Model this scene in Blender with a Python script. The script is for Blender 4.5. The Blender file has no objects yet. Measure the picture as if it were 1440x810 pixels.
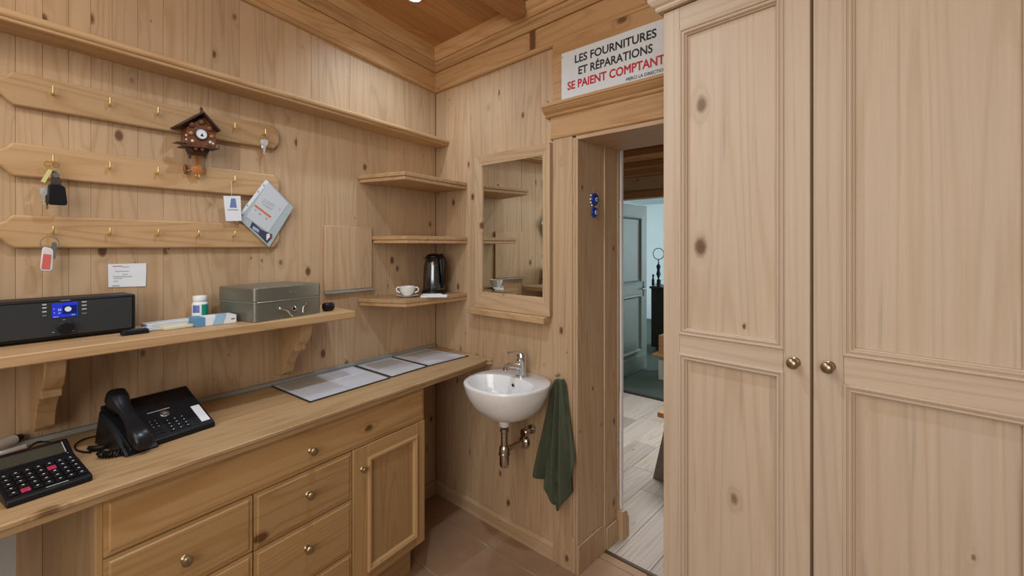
import bpy, math, random
from mathutils import Vector, Matrix
random.seed(4)
PI = math.pi
SC = bpy.context.scene
COL = SC.collection

# ---------------------------------------------------------------- camera
F = 640.0; Y0 = 347.0; CH = 1.5
CX, CY = 2.2150, -1.7605
th = math.atan(710.0 / F); ANG = PI - th
FW = (math.cos(ANG), math.sin(ANG)); RT = (math.sin(ANG), -math.cos(ANG))
cam = bpy.data.cameras.new('camera'); camo = bpy.data.objects.new('camera', cam); COL.objects.link(camo)
cam.sensor_width = 36; cam.lens = 36 * F / 1440; cam.shift_y = (Y0 - 405) / 1440; cam.clip_start = .02
camo.location = (CX, CY, CH); camo.rotation_euler = (PI / 2, 0, ANG - PI / 2)
SC.camera = camo
# ---------------------------------------------------------------- world, view, lights
SC.view_settings.view_transform = 'Standard'; SC.view_settings.look = 'None'
SC.view_settings.gamma = 1; SC.view_settings.exposure = 0.10
W = bpy.data.worlds.new('world'); SC.world = W; W.use_nodes = True
W.node_tree.nodes['Background'].inputs[0].default_value = (1.0, .92, .82, 1)
W.node_tree.nodes['Background'].inputs[1].default_value = 0.17
def area(name, loc, target, size, power, col, sy=None, spread=180):
    l = bpy.data.lights.new(name, 'AREA'); l.energy = power; l.color = col; l.size = size; l.spread = math.radians(spread)
    if sy: l.shape = 'RECTANGLE'; l.size_y = sy
    o = bpy.data.objects.new(name, l); COL.objects.link(o); o.location = loc
    o.rotation_euler = (Vector(target) - Vector(loc)).to_track_quat('-Z', 'Y').to_euler(); return o
area('daylight_window', (2.9, -3.9, 1.9), (.9, -.2, 1.2), 2.0, 52, (1.0, .955, .89), 1.8)
area('room_lamp', (1.25, -2.3, 2.6), (1.0, -1.2, 0), 1.0, 14, (1.0, .93, .82), 1.0)
def spot(name, loc, target, power, col, ang=110, blend=.8, rad=.035):
    l = bpy.data.lights.new(name, 'SPOT'); l.energy = power; l.color = col; l.spot_size = math.radians(ang); l.spot_blend = blend; l.shadow_soft_size = rad
    o = bpy.data.objects.new(name, l); COL.objects.link(o); o.location = loc
    o.rotation_euler = (Vector(target) - Vector(loc)).to_track_quat('-Z', 'Y').to_euler()

# ---------------------------------------------------------------- geometry of the photograph's view
class Frame:
    def __init__(s, o, a): s.o = o; s.a = a; s.ex = (math.cos(a), math.sin(a)); s.ey = (-math.sin(a), math.cos(a))
    def loc(s, p): dx, dy = p[0] - s.o[0], p[1] - s.o[1]; return (dx * s.ex[0] + dy * s.ex[1], dx * s.ey[0] + dy * s.ey[1])
    def world(s, x, y, z=0): return Vector((s.o[0] + x * s.ex[0] + y * s.ey[0], s.o[1] + x * s.ex[1] + y * s.ey[1], z))
def ray(px, py): k = (px - 720) / F; return (FW[0] + RT[0] * k, FW[1] + RT[1] * k, (Y0 - py) / F)
aA = ANG - math.atan(470.0 / F)
A = Frame((0, 0), aA)                       # the left wall: x runs towards the corner, -y into the room
B = Frame((0, 0), 0.0)                      # the wall with the mirror
K = Frame(tuple(A.world(-.021, -.478))[:2], aA + math.atan2(.077, 1.814))   # the counter's front edge
Wf = Frame((1.6195, -.399), ANG + math.atan(600.0 / F) - PI)           # the wardrobe's front
def P(fr, px, py, w=0.0):                   # point at distance w in front of a frame's plane
    r = ray(px, py); c = fr.loc((CX, CY)); q = fr.loc((r[0] + fr.o[0], r[1] + fr.o[1])); t = (-w - c[1]) / q[1]
    return (c[0] + q[0] * t, CH + r[2] * t)
def Z(fr, px, py, z):                       # point at height z
    r = ray(px, py); t = (z - CH) / r[2]; return fr.loc((CX + r[0] * t, CY + r[1] * t))
def ceil_z(x, y): return 2.655 + .02 * x - .085 * y

# ---------------------------------------------------------------- mesh building
class MB:
    def __init__(s): s.v = []; s.f = []
    def add(s, vs, fs): n = len(s.v); s.v += [tuple(v) for v in vs]; s.f += [tuple(i + n for i in f) for f in fs]; return s
    def box(s, x0, x1, y0, y1, z0, z1):
        return s.add([(x0,y0,z0),(x1,y0,z0),(x1,y1,z0),(x0,y1,z0),(x0,y0,z1),(x1,y0,z1),(x1,y1,z1),(x0,y1,z1)],
                     [(0,3,2,1),(4,5,6,7),(0,1,5,4),(1,2,6,5),(2,3,7,6),(3,0,4,7)])
    def hexa(s, b, t):                       # bottom 4 + top 4 points
        return s.add(list(b) + list(t), [(0,3,2,1),(4,5,6,7),(0,1,5,4),(1,2,6,5),(2,3,7,6),(3,0,4,7)])
    def prism(s, pts, a, b, plane='xz'):     # 2d outline extruded from a to b
        f = {'xz': lambda p, k: (p[0], k, p[1]), 'xy': lambda p, k: (p[0], p[1], k), 'yz': lambda p, k: (k, p[0], p[1])}[plane]
        n = len(pts); vs = [f(p, a) for p in pts] + [f(p, b) for p in pts]
        return s.add(vs, [tuple(range(n))[::-1], tuple(range(n, 2 * n))] + [(i, (i + 1) % n, (i + 1) % n + n, i + n) for i in range(n)])
    def rings(s, R, cap0=True, cap1=True, closed=True):
        n = len(R[0]); vs = [v for r in R for v in r]; fs = []
        for j in range(len(R) - 1):
            for i in range(n if closed else n - 1):
                k = (i + 1) % n; fs.append((j*n+i, j*n+k, (j+1)*n+k, (j+1)*n+i))
        if cap0: fs.append(tuple(range(n))[::-1])
        if cap1: fs.append(tuple(range((len(R)-1)*n, len(R)*n)))
        return s.add(vs, fs)
    def lathe(s, prof, c=(0,0,0), axis='z', n=24, sx=1.0, sy=1.0):
        R = []
        for r, h in prof:
            ring = []
            for i in range(n):
                a = 2 * PI * i / n; u, v = r * math.cos(a) * sx, r * math.sin(a) * sy
                p = {'z': (u, v, h), 'y': (u, h, v), 'x': (h, u, v)}[axis]
                ring.append((p[0] + c[0], p[1] + c[1], p[2] + c[2]))
            R.append(ring)
        return s.rings(R)
    def tube(s, pts, r, n=8):
        pts = [Vector(p) for p in pts]; R = []; up = None
        rr = r if isinstance(r, (list, tuple)) else [r] * len(pts)
        for i, p in enumerate(pts):
            d = (pts[min(i+1, len(pts)-1)] - pts[max(i-1, 0)]).normalized()
            if up is None: up = Vector((0,0,1)) if abs(d.z) < .9 else Vector((1,0,0))
            a = d.cross(up).normalized(); b = a.cross(d).normalized(); up = b
            R.append([tuple(p + a * math.cos(2*PI*k/n) * rr[i] + b * math.sin(2*PI*k/n) * rr[i]) for k in range(n)])
        return s.rings(R)
    def ball(s, c, r, n=14, m=8, sc=(1,1,1)):
        R = [[(c[0] + r*sc[0]*math.sin(PI*j/m)*math.cos(2*PI*i/n), c[1] + r*sc[1]*math.sin(PI*j/m)*math.sin(2*PI*i/n), c[2] - r*sc[2]*math.cos(PI*j/m)) for i in range(n)] for j in range(1, m)]
        return s.rings(R)
    def torus(s, c, R_, r, axis='y', n=24, m=8, sz=1.0):
        pts = []
        vs = []; fs = []
        for i in range(n):
            a = 2*PI*i/n
            for j in range(m):
                b = 2*PI*j/m; q = R_ + r*math.cos(b); u, v, h = q*math.cos(a), q*math.sin(a)*sz, r*math.sin(b)
                p = {'y': (u, h, v), 'z': (u, v, h), 'x': (h, u, v)}[axis]; vs.append((c[0]+p[0], c[1]+p[1], c[2]+p[2]))
        for i in range(n):
            for j in range(m): fs.append((i*m+j, ((i+1)%n)*m+j, ((i+1)%n)*m+(j+1)%m, i*m+(j+1)%m))
        return s.add(vs, fs)
    def mould(s, x0, x1, z0, z1, prof, base=0.0, sl=(0,0,0,0)):   # a mitred frame: prof = (inset, height towards the viewer)
        R = []
        for d, h in prof:
            R.append([(x0+d, base-h, z0+d), (x1-d, base-h, z0+d), (x1-d, base-h, z1-d), (x0+d, base-h, z1-d)])
        return s.rings(R, False, False)
ORG = {}
OBJ_N = 0
def mesh_obj(name, mb, mat, fr, org, rot, bevel, seg, smooth, parent, mats=None):
    me = bpy.data.meshes.new(name)
    me.from_pydata([(v[0]-org[0], v[1]-org[1], v[2]-org[2]) for v in mb.v], [], mb.f)
    import bmesh
    bm = bmesh.new(); bm.from_mesh(me); bmesh.ops.recalc_face_normals(bm, faces=bm.faces); bm.to_mesh(me); bm.free()
    me.materials.append(mat)
    if smooth or bevel:
        for p in me.polygons: p.use_smooth = True
        me.set_sharp_from_angle(angle=math.radians(smooth if smooth else 30))
    o = bpy.data.objects.new(name, me); COL.objects.link(o)
    if bevel:
        m = o.modifiers.new('bevel', 'BEVEL'); m.width = bevel; m.segments = seg; m.limit_method = 'ANGLE'; m.angle_limit = math.radians(30)
    if parent is not None: o.parent = parent
    return o
def tag(o, label=None, cat=None, group=None, kind=None):
    if label: o['label'] = label
    if cat: o['category'] = cat
    if group: o['group'] = group
    if kind: o['kind'] = kind
    return o
def place(o, fr, org, rot=0.0):
    o.location = fr.world(org[0], org[1], org[2]); o.rotation_euler = (0, 0, fr.a + rot); return o
def thing(name, label, cat, fr, org, rot=None, group=None, kind=None):
    o = bpy.data.objects.new(name, None); COL.objects.link(o); place(o, fr, org, rot or 0.0); o.empty_display_size = .05
    ORG[o.name] = org if rot is None else (0, 0, 0)
    tag(o, label, cat, group, kind); return o
def part(name, mb, mat, parent, bevel=0, seg=2, smooth=0, label=None, kind=None):
    og = ORG[parent.name]; o = mesh_obj(name, mb, mat, None, og, 0, bevel, seg, smooth, parent); ORG[o.name] = og
    return tag(o, label, kind=kind)
def solo(name, mb, mat, fr, org, label, cat, bevel=0, seg=2, smooth=0, group=None, kind=None, rot=None):
    o = mesh_obj(name, mb, mat, fr, org if rot is None else (0,0,0), 0, bevel, seg, smooth, None); place(o, fr, org, rot or 0.0)
    ORG[o.name] = org if rot is None else (0,0,0); return tag(o, label, cat, group, kind)
def struct(name, mb, mat, fr=B, org=(0,0,0), bevel=0, smooth=0):
    o = mesh_obj(name, mb, mat, fr, org, 0, bevel, 2, smooth, None); place(o, fr, org); ORG[o.name] = org; return tag(o, kind='structure')
def clone(src, loc, rotz, label=None, group=None):
    r = src.copy(); COL.objects.link(r); r.location = loc; r.rotation_euler = (0, 0, rotz)
    if label: r['label'] = label
    if group: r['group'] = group
    for c in list(src.children):
        d = c.copy(); COL.objects.link(d); d.parent = r
        for g in list(c.children): e = g.copy(); COL.objects.link(e); e.parent = d
    return r
def text_part(name, txt, mat, parent, x, y, z, size, sx=1.0, align='LEFT', lean=None, up='z', bold=.0, roll=0.0):
    cu = bpy.data.curves.new(name, 'FONT'); cu.body = txt; cu.size = size; cu.extrude = .0002; cu.bevel_depth = bold; cu.bevel_resolution = 0; cu.align_x = align; cu.resolution_u = 3
    t = bpy.data.objects.new(name + '_tmp', cu); COL.objects.link(t)
    dg = bpy.context.evaluated_depsgraph_get(); me = bpy.data.meshes.new_from_object(t.evaluated_get(dg)); me.name = name
    bpy.data.objects.remove(t); me.materials.clear(); me.materials.append(mat)
    M = Matrix.Diagonal((sx, 1, 1, 1))
    if roll: M = Matrix.Rotation(roll, 4, 'Z') @ M
    if up == 'z': M = Matrix.Rotation(PI/2, 4, 'X') @ M
    if lean: M = Matrix.Rotation(lean, 4, 'X') @ M
    og = ORG[parent.name]
    me.transform(Matrix.Translation((x - og[0], y - og[1], z - og[2])) @ M)
    o = bpy.data.objects.new(name, me); COL.objects.link(o); o.parent = parent; ORG[o.name] = og; return o

# ---------------------------------------------------------------- materials
def nt(name):
    m = bpy.data.materials.new(name); m.use_nodes = True; t = m.node_tree; return m, t, t.nodes['Principled BSDF']
MC = {}
def plain(name, col, rough=.5, metal=0.0, emis=None, es=1.0, coat=0.0, noise=0.0, nscale=40, trans=0.0, spec=None, bump=0.0):
    if name in MC: return MC[name]
    m, t, p = nt(name)
    p.inputs['Base Color'].default_value = (*col, 1); p.inputs['Roughness'].default_value = rough; p.inputs['Metallic'].default_value = metal
    if coat: p.inputs['Coat Weight'].default_value = coat
    if spec is not None: p.inputs['Specular IOR Level'].default_value = spec
    if emis: p.inputs['Emission Color'].default_value = (*emis, 1); p.inputs['Emission Strength'].default_value = es
    if trans: p.inputs['Transmission Weight'].default_value = trans
    tc = t.nodes.new('ShaderNodeTexCoord'); n = t.nodes.new('ShaderNodeTexNoise'); n.inputs['Scale'].default_value = nscale; n.inputs['Detail'].default_value = 4
    t.links.new(tc.outputs['Object'], n.inputs['Vector'])
    mx = t.nodes.new('ShaderNodeMix'); mx.data_type = 'RGBA'; k = max(noise, .03)
    mx.inputs[6].default_value = (*[c * (1 - k) for c in col], 1); mx.inputs[7].default_value = (*[min(1, c * (1 + k)) for c in col], 1)
    t.links.new(n.outputs['Fac'], mx.inputs[0]); t.links.new(mx.outputs[2], p.inputs['Base Color'])
    if bump:
        b = t.nodes.new('ShaderNodeBump'); b.inputs['Strength'].default_value = bump; b.inputs['Distance'].default_value = .002
        t.links.new(n.outputs['Fac'], b.inputs['Height']); t.links.new(b.outputs[0], p.inputs['Normal'])
    MC[name] = m; return m
WALL = (.475, .316, .176); WARD = (.54, .412, .282); CAB = (.40, .237, .095); SHELF = (.46, .285, .135)
def wood(tone, grain='z', face='y', base=WALL, knots=.45, rough=.5, streak=.5, vary=.12, seed=0.0, blotch=.10, ksize=1.0, kscale=10.0, stretch=.07, rings=1.0):
    key = (tone, grain, face)
    if key in MC: return MC[key]
    m, t, p = nt('%s_pine_%s_%s' % (tone, grain, face)); N = t.nodes; L = t.links
    def mth(op, a, b=None, clamp=False):
        n = N.new('ShaderNodeMath'); n.operation = op; n.use_clamp = clamp
        for i, q in enumerate((a, b)):
            if q is None: continue
            if isinstance(q, (int, float)): n.inputs[i].default_value = q
            else: L.new(q, n.inputs[i])
        return n.outputs[0]
    def vm(op, a, b):
        n = N.new('ShaderNodeVectorMath'); n.operation = op
        for i, q in enumerate((a, b)):
            if isinstance(q, tuple): n.inputs[i].default_value = q
            else: L.new(q, n.inputs[i])
        return n.outputs[0]
    def noise(vec, scale, detail=3, rough_=.55, dist=0.0):
        n = N.new('ShaderNodeTexNoise'); n.inputs['Scale'].default_value = scale; n.inputs['Detail'].default_value = detail
        n.inputs['Roughness'].default_value = rough_; n.inputs['Distortion'].default_value = dist; L.new(vec, n.inputs['Vector']); return n.outputs['Fac']
    tc = N.new('ShaderNodeTexCoord'); oi = N.new('ShaderNodeObjectInfo')
    off = N.new('ShaderNodeCombineXYZ')
    for i, k in enumerate((31.0, 17.0, 53.0)): L.new(mth('MULTIPLY', oi.outputs['Random'], k + seed), off.inputs[i])
    co = vm('ADD', tc.outputs['Object'], off.outputs[0])
    g = 'xyz'.index(grain); s1 = [1, 1, 1]; s1[g] = stretch
    s2 = [1, 1, 1]; s2[g] = .025
    c1 = vm('MULTIPLY', co, tuple(s1)); c2 = vm('MULTIPLY', co, tuple(s2))
    # knots lie in the plane of the face
    fi = 'xyz'.index(face); kk = [1.0, 1.0, 1.0]; kk[fi] = 0.0; kk[g] = .62
    ck = vm('MULTIPLY', co, tuple(kk))
    vor = N.new('ShaderNodeTexVoronoi'); vor.inputs['Scale'].default_value = kscale; L.new(ck, vor.inputs['Vector'])
    sp = N.new('ShaderNodeSeparateColor'); L.new(vor.outputs['Color'], sp.inputs[0])
    wob = mth('MULTIPLY', mth('SUBTRACT', noise(co, 60, 2), .5), .04)
    dist = mth('ADD', vor.outputs['Distance'], wob)
    on = mth('GREATER_THAN', sp.outputs[0], 1 - knots)
    rad = mth('MULTIPLY', mth('ADD', mth('MULTIPLY', mth('POWER', sp.outputs[1], 3.0), .11), .040), ksize)     # knot radius in cell units
    q = mth('DIVIDE', dist, rad)
    core = mth('MULTIPLY', mth('SUBTRACT', 1.35, q, True), on)
    core = mth('MULTIPLY', core, 1.6, True)
    halo = mth('MULTIPLY', mth('POWER', mth('SUBTRACT', 1.0, mth('DIVIDE', dist, mth('MULTIPLY', rad, 3.2)), True), 2.0), on)
    # growth rings: contour lines of a stretched noise, bent round the knots
    big = mth('ADD', noise(c1, 5.5, 2, .45), mth('MULTIPLY', halo, .10))
    ring = mth('ADD', mth('MULTIPLY', mth('SINE', mth('MULTIPLY', big, 120.0)), .5), .5)
    ring = mth('MULTIPLY', mth('POWER', ring, 4.0), mth('MULTIPLY', noise(c1, 9.0, 2), 1.8, True))
    fine = noise(c2, 230, 3, .6)
    strk = noise(c2, 60, 4, .65)
    blot = noise(c1, 3.0, 3)
    v = mth('ADD', 1.0, mth('MULTIPLY', mth('SUBTRACT', oi.outputs['Random'], .5), 2 * vary))
    v = mth('SUBTRACT', v, mth('MULTIPLY', ring, .26 * streak * rings))
    v = mth('ADD', v, mth('MULTIPLY', mth('SUBTRACT', fine, .5), .30 * streak))
    v = mth('ADD', v, mth('MULTIPLY', mth('SUBTRACT', strk, .5), .42 * streak))
    v = mth('ADD', v, mth('MULTIPLY', mth('SUBTRACT', blot, .5), blotch * 3))
    v = mth('ADD', v, .04)
    # sparse thin dark checks along the grain
    chk = noise(vm('MULTIPLY', co, tuple([.035 if i == g else 1.0 for i in range(3)])), 75, 1, .3)
    chk = mth('MULTIPLY', mth('SUBTRACT', chk, .70, True), 6.0, True)
    v = mth('SUBTRACT', v, mth('MULTIPLY', chk, .30))
    colr = N.new('ShaderNodeMix'); colr.data_type = 'RGBA'
    colr.inputs[6].default_value = (base[0]*1.03, base[1]*1.08, base[2]*1.22, 1); colr.inputs[7].default_value = (base[0]*.93, base[1]*.84, base[2]*.74, 1)
    L.new(mth('ADD', mth('MULTIPLY', ring, .5 * rings), mth('MULTIPLY', blot, .4)), colr.inputs[0])
    sc = N.new('ShaderNodeVectorMath'); sc.operation = 'SCALE'; L.new(colr.outputs[2], sc.inputs[0]); L.new(v, sc.inputs[3])
    kn = N.new('ShaderNodeMix'); kn.data_type = 'RGBA'; L.new(sc.outputs[0], kn.inputs[6])
    kn.inputs[7].default_value = (base[0]*.30, base[1]*.22, base[2]*.17, 1)
    L.new(mth('MULTIPLY', mth('ADD', mth('MULTIPLY', core, mth('ADD', .6, mth('MULTIPLY', sp.outputs[2], .4))), mth('MULTIPLY', halo, .28)), 1.0, True), kn.inputs[0])
    L.new(kn.outputs[2], p.inputs['Base Color'])
    p.inputs['Roughness'].default_value = rough; p.inputs['Specular IOR Level'].default_value = .38
    b = N.new('ShaderNodeBump'); b.inputs['Strength'].default_value = .25; b.inputs['Distance'].default_value = .0012
    L.new(mth('ADD', fine, mth('MULTIPLY', ring, -.5)), b.inputs['Height']); L.new(b.outputs[0], p.inputs['Normal'])
    MC[key] = m; return m
def wl(g='z', f='y'): return wood('wall', g, f, WALL, .95, vary=.08, rings=.8, ksize=.95, streak=.42, kscale=12.0)
def sh(g='x', f='z'): return wood('shelf', g, f, SHELF, .25, streak=.35, blotch=.06)
def cb(g='z', f='y'): return wood('cabinet', g, f, CAB, .22, streak=.35, rough=.42)
def wd(g='z', f='y'): return wood('wardrobe', g, f, WARD, .5, streak=.55, rough=.5, vary=.03, seed=5.0, ksize=.72, kscale=6.5, stretch=.035, rings=.45, blotch=.07)
def cr(g='x', f='z'): return wood('crown', g, f, (.50, .29, .125), .35, streak=.4)
def md(base, tag_): return wood(tag_, 'z', 'y', base, 0, streak=.12, rings=.2, vary=.02, blotch=.04)
def cl(g='x', f='y'): return wood('ceiling', g, f, (.42, .205, .07), .35, streak=.4)
BLK = plain('black_plastic', (.007, .007, .009), .42, noise=.1, spec=.28)
BLK2 = plain('black_fabric_grille', (.02, .022, .025), .7, noise=.5, nscale=900, bump=.6)
GLS = plain('black_gloss', (.01, .01, .012), .12)
WHT = plain('white_ceramic', (.80, .80, .80), .12, coat=.4)
PAP = plain('white_paper', (.74, .76, .80), .6, noise=.04)
CHR = plain('chrome', (.72, .72, .72), .13, 1.0)
BRS = plain('antique_brass', (.42, .33, .21), .3, 1.0, noise=.2)
GLD = plain('polished_brass', (.85, .62, .28), .22, 1.0)
DRK = plain('dark_gap', (.03, .018, .01), .9)
GRY = plain('grey_trunking', (.30, .31, .30), .5)
NIK = plain('nickel_key', (.72, .72, .74), .35, .55)
STL = plain('steel', (.55, .55, .56), .28, 1.0)

# ================================================================ THE SETTING
# --- left wall: vertical pine boards
wall_left = struct('wall_left', MB().box(-2.75, .12, .016, .10, 0, 3.0), DRK, A)
seams = [22, 60, 97, 128, 158, 194, 230, 264, 299, 337, 365, 386, 418, 438, 458, 492, 520, 545, 567, 593]
xs = [-2.75, -2.6, -2.46, -2.33, -2.2, -2.08, -1.97, -1.87] + [P(A, s, 300)[0] for s in seams] + [-.002]
rr = random.Random(7)
for i in range(len(xs) - 1):
    a, b = xs[i], xs[i+1]
    part('board', MB().box(a + .0003, b - .0002, rr.uniform(-.0006, .0006), .0158, (.0 if b > -1.74 else .86), 2.47 - .08 * a), wl(), wall_left, .0009, 1)
part('plaster', MB().box(-2.75, -1.735, .001, .0155, 0, .858), plain('grey_plaster', (.55, .55, .54), .8, noise=.04), wall_left)
# --- back wall with the doorway
DX0, DX1, DZ = 1.045, 1.76, 1.99
wb = MB().box(-.12, 1.036, .016, .205, 0, 2.98); wb.box(1.0365, DX1, .016, .205, DZ + .02, 2.98); wb.box(DX1, 3.1, .016, .205, 0, 2.98)
wall_back = struct('wall_back', wb, DRK, B)
xb = [.001] + [P(B, s, 300)[0] for s in (628, 642, 660, 679, 701, 720, 738, 760)] + [.906]
for i in range(len(xb) - 1):
    part('board', MB().box(xb[i] + .0002, xb[i+1] - .0002, rr.uniform(-.0006, .0006), .0158, 0, 2.46), wl(), wall_back, .0009, 1)
x = .906
while x < DX1 + .02:
    nx = min(x + rr.uniform(.09, .14), DX1 + .02); part('board', MB().box(x + .0006, nx - .0006, -.001, .0158, DZ + .10, 2.47), wl(), wall_back, .0012, 1); x = nx
x = DX1 + .06
while x < 3.08:
    nx = min(x + .125, 3.1); part('board', MB().box(x + .0006, nx - .0006, -.001, .0158, 0, 2.5), wl(), wall_back, .0012, 1); x = nx
# --- floor: terracotta tiles
floor = struct('floor', MB().box(-.3, 3.2, -4.2, .214, -.05, -.004), plain('grout', (.36, .28, .20), .9, noise=.1), B)
tile_m = plain('terracotta_tile', (.33, .20, .12), .42, noise=.22, nscale=9)
tile_mesh = None
for i in range(-1, 10):
    for j in range(-9, 2):
        x0 = .255 + .343 * (i - 0); y0 = -.148 + .302 * j
        if x0 > 3.0 or y0 < -2.9: continue
        y1 = min(y0 + .299, .208)
        if y1 - y0 < .05: continue
        dz = rr.uniform(-.0006, .0004)
        part('tile', MB().box(x0 + .0022, x0 + .3408, y0 + .0022, y1 - .0022 + .003 * 0, -.02, dz), tile_m, floor, .0015, 1)
# --- ceiling: boards running along the left wall
ceiling = struct('ceiling', MB().hexa([(-.4, .3, ceil_z(-.4, .3) + .02), (-.4, -4.2, ceil_z(-.4, -4.2) + .02), (3.2, -4.2, ceil_z(3.2, -4.2) + .02), (3.2, .3, ceil_z(3.2, .3) + .02)],
    [(-.4, .3, ceil_z(-.4, .3) + .06), (-.4, -4.2, ceil_z(-.4, -4.2) + .06), (3.2, -4.2, ceil_z(3.2, -4.2) + .06), (3.2, .3, ceil_z(3.2, .3) + .06)]), DRK, B)
x = 0.02
while x < 3.1:
    nx = x + .16; c = [(x+.001, 0.02), (x+.001, -4.0), (nx-.001, -4.0), (nx-.001, 0.02)]
    part('board', MB().hexa([(p[0], p[1], ceil_z(*p)) for p in c], [(p[0], p[1], ceil_z(*p) + .018) for p in c]), cl('y', 'z'), ceiling); x = nx
# --- crown moulding, mitred in the corner
def crown(prof, side):
    R = []
    for w, dz in prof:
        # corner point of the two offset lines
        yB = -w; n = (math.cos(aA + PI/2), math.sin(aA + PI/2)); xB = (-w - n[1] * yB) / n[0]
        if side == 'B': pts = [(xB, yB, 2.435 + dz), (3.1, yB, 2.435 + .022 * 3.1 + dz)]
        else:
            u = 3.0; d = A.world(-u, -w); pts = [(xB, yB, 2.435 + dz), (d.x, d.y, 2.435 + .08 * u + dz)]
        R.append(pts)
    mb = MB(); k = len(R); mb.rings([[r[0] for r in R], [r[1] for r in R]]); return mb
lowp = [(-.014, 0), (.018, 0), (.026, .006), (.028, .014), (.024, .022), (.015, .026), (-.014, .026)]
friep = [(-.014, .027), (.013, .027), (.013, .118), (-.014, .118)]
midp = [(-.014, .1195), (.024, .1195), (.032, .128), (.034, .145), (.046, .152), (.05, .165), (-.014, .165)]
topp = [(-.014, .1655), (.06, .1655), (.072, .178), (.075, .19), (.09, .20), (.094, .26), (-.014, .26)]
for side, nm in (('A', 'trim_1'), ('B', 'trim_2')):
    t = struct(nm, crown(friep, side), cr('x' if side == 'B' else 'y', 'z'), B, smooth=30)
    g = 'x' if side == 'B' else 'y'
    part('bead', crown(lowp, side), cr(g, 'z'), t, smooth=30)
    part('cove', crown(midp, side), cr(g, 'z'), t, smooth=30)
    part('cornice', crown(topp, side), cr(g, 'z'), t, smooth=30)
# ceiling beam
bx = .80
def cz(x, y, d): return (x, y, ceil_z(x, y) - d)
bmp = [cz(.715, -.095, .07), cz(.715, -4.0, .07), cz(.80, -4.0, .07), cz(.80, -.095, .07)]
tr = struct('trim_3', MB().hexa(bmp, [(p[0], p[1], p[2] + .0695) for p in bmp]), cl('y', 'z'), B, bevel=.004)
tag(tr, 'ceiling beam')
# baseboards
bbp = [(0, 0), (-.016, 0), (-.016, .062), (-.011, .068), (-.006, .077), (0, .079)]
bb = struct('baseboard_back', MB().prism([(p[0] - .001, p[1]) for p in bbp], .0, .908, 'yz'), wl('x', 'y'), B, smooth=30)
bb = struct('baseboard_left', MB().prism([(p[0] - .001, p[1]) for p in bbp], -.62, -.02, 'yz'), wl('x', 'y'), A, smooth=30)
# --- doorway: casing, panelled reveal, head cornice
door = struct('door_1', MB().box(.910, 1.018, -.020, .0, .0, DZ + .02), wl(), B, bevel=.002)
tag(door, 'pale pine door surround with a panelled reveal')
part('plinth_block', MB().box(1.0185, 1.036, -.0225, .0, 0, .166), wl(), door, .002)
part('bead', MB().lathe([(.0055, .168), (.0055, DZ + .01)], (1.024, -.0145, 0), 'z', 10), wl(), door, smooth=40)
part('edge_strip', MB().box(1.029, 1.036, -.018, .0, .167, DZ + .01), wl(), door)
part('reveal_panel', MB().box(1.037, 1.0475, -.018, .205, .135, DZ), wl('z', 'x'), door, .001)
part('reveal_skirting', MB().box(1.037, 1.054, -.020, .205, 0, .133), wl('z', 'x'), door, .002)
part('bead', MB().lathe([(.006, .0), (.006, DZ)], (1.05, .213, 0), 'z', 10), wl(), door, smooth=40)
part('door_stop', MB().box(1.035, 1.052, .222, .330, .11, DZ + .03), wl('z', 'x'), door, .003)
part('stop_block', MB().box(1.035, 1.060, .222, .332, 0, .108), wl('z', 'x'), door, .003)
part('far_casing', MB().box(1.02, 1.058, .335, .352, 0, DZ + .08), wl(), door, .003)
part('far_plinth', MB().prism([(.336, 0), (.40, 0), (.40, .105), (.385, .115), (.385, .13), (.37, .145), (.336, .15)], 1.0, 1.085, 'yz'), wl('z', 'x'), door, smooth=20)
part('soffit', MB().box(1.037, DX1, -.018, .335, DZ, DZ + .018), wl('x', 'z'), door, .001)
part('architrave', MB().prism([(.0, DZ + .019), (-.020, DZ + .019), (-.026, DZ + .024), (-.026, DZ + .034), (-.020, DZ + .04), (-.020, DZ + .125), (0, DZ + .125)], .896, DX1 + .1, 'yz'), cr('x', 'y'), door, smooth=25)
cp = [(.0, DZ + .126), (-.024, DZ + .126), (-.03, DZ + .132), (-.03, DZ + .14), (-.04, DZ + .146), (-.052, DZ + .158), (-.056, DZ + .168), (-.062, DZ + .17), (-.062, DZ + .182), (0, DZ + .182)]
part('head_cornice', MB().prism(cp, .868, DX1 + .13, 'yz'), cr('x', 'y'), door, smooth=25)
part('jamb', MB().box(DX1 - .012, DX1, -.018, .335, 0, DZ), wl('z', 'x'), door)
part('casing', MB().box(DX1, DX1 + .1, -.020, .0, 0, DZ + .02), wl(), door, .002)
part('overdoor_panel', MB().box(.917, DX1 + .1, -.034, -.0015, DZ + .183, 2.462), cr('x', 'y'), door, .002)
part('threshold_strip', MB().box(DX0 + .01, DX1, .203, .222, -.002, .004), plain('dark_bronze', (.10, .07, .045), .4, .6), door, .001)
# far casing edge, the hall's glow on it painted as a white strip
part('edge_strip', MB().box(1.0585, 1.0675, .353, .372, .15, DZ + .08), plain('edge_glow_white', (.72, .72, .72), .5), door)

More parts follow.
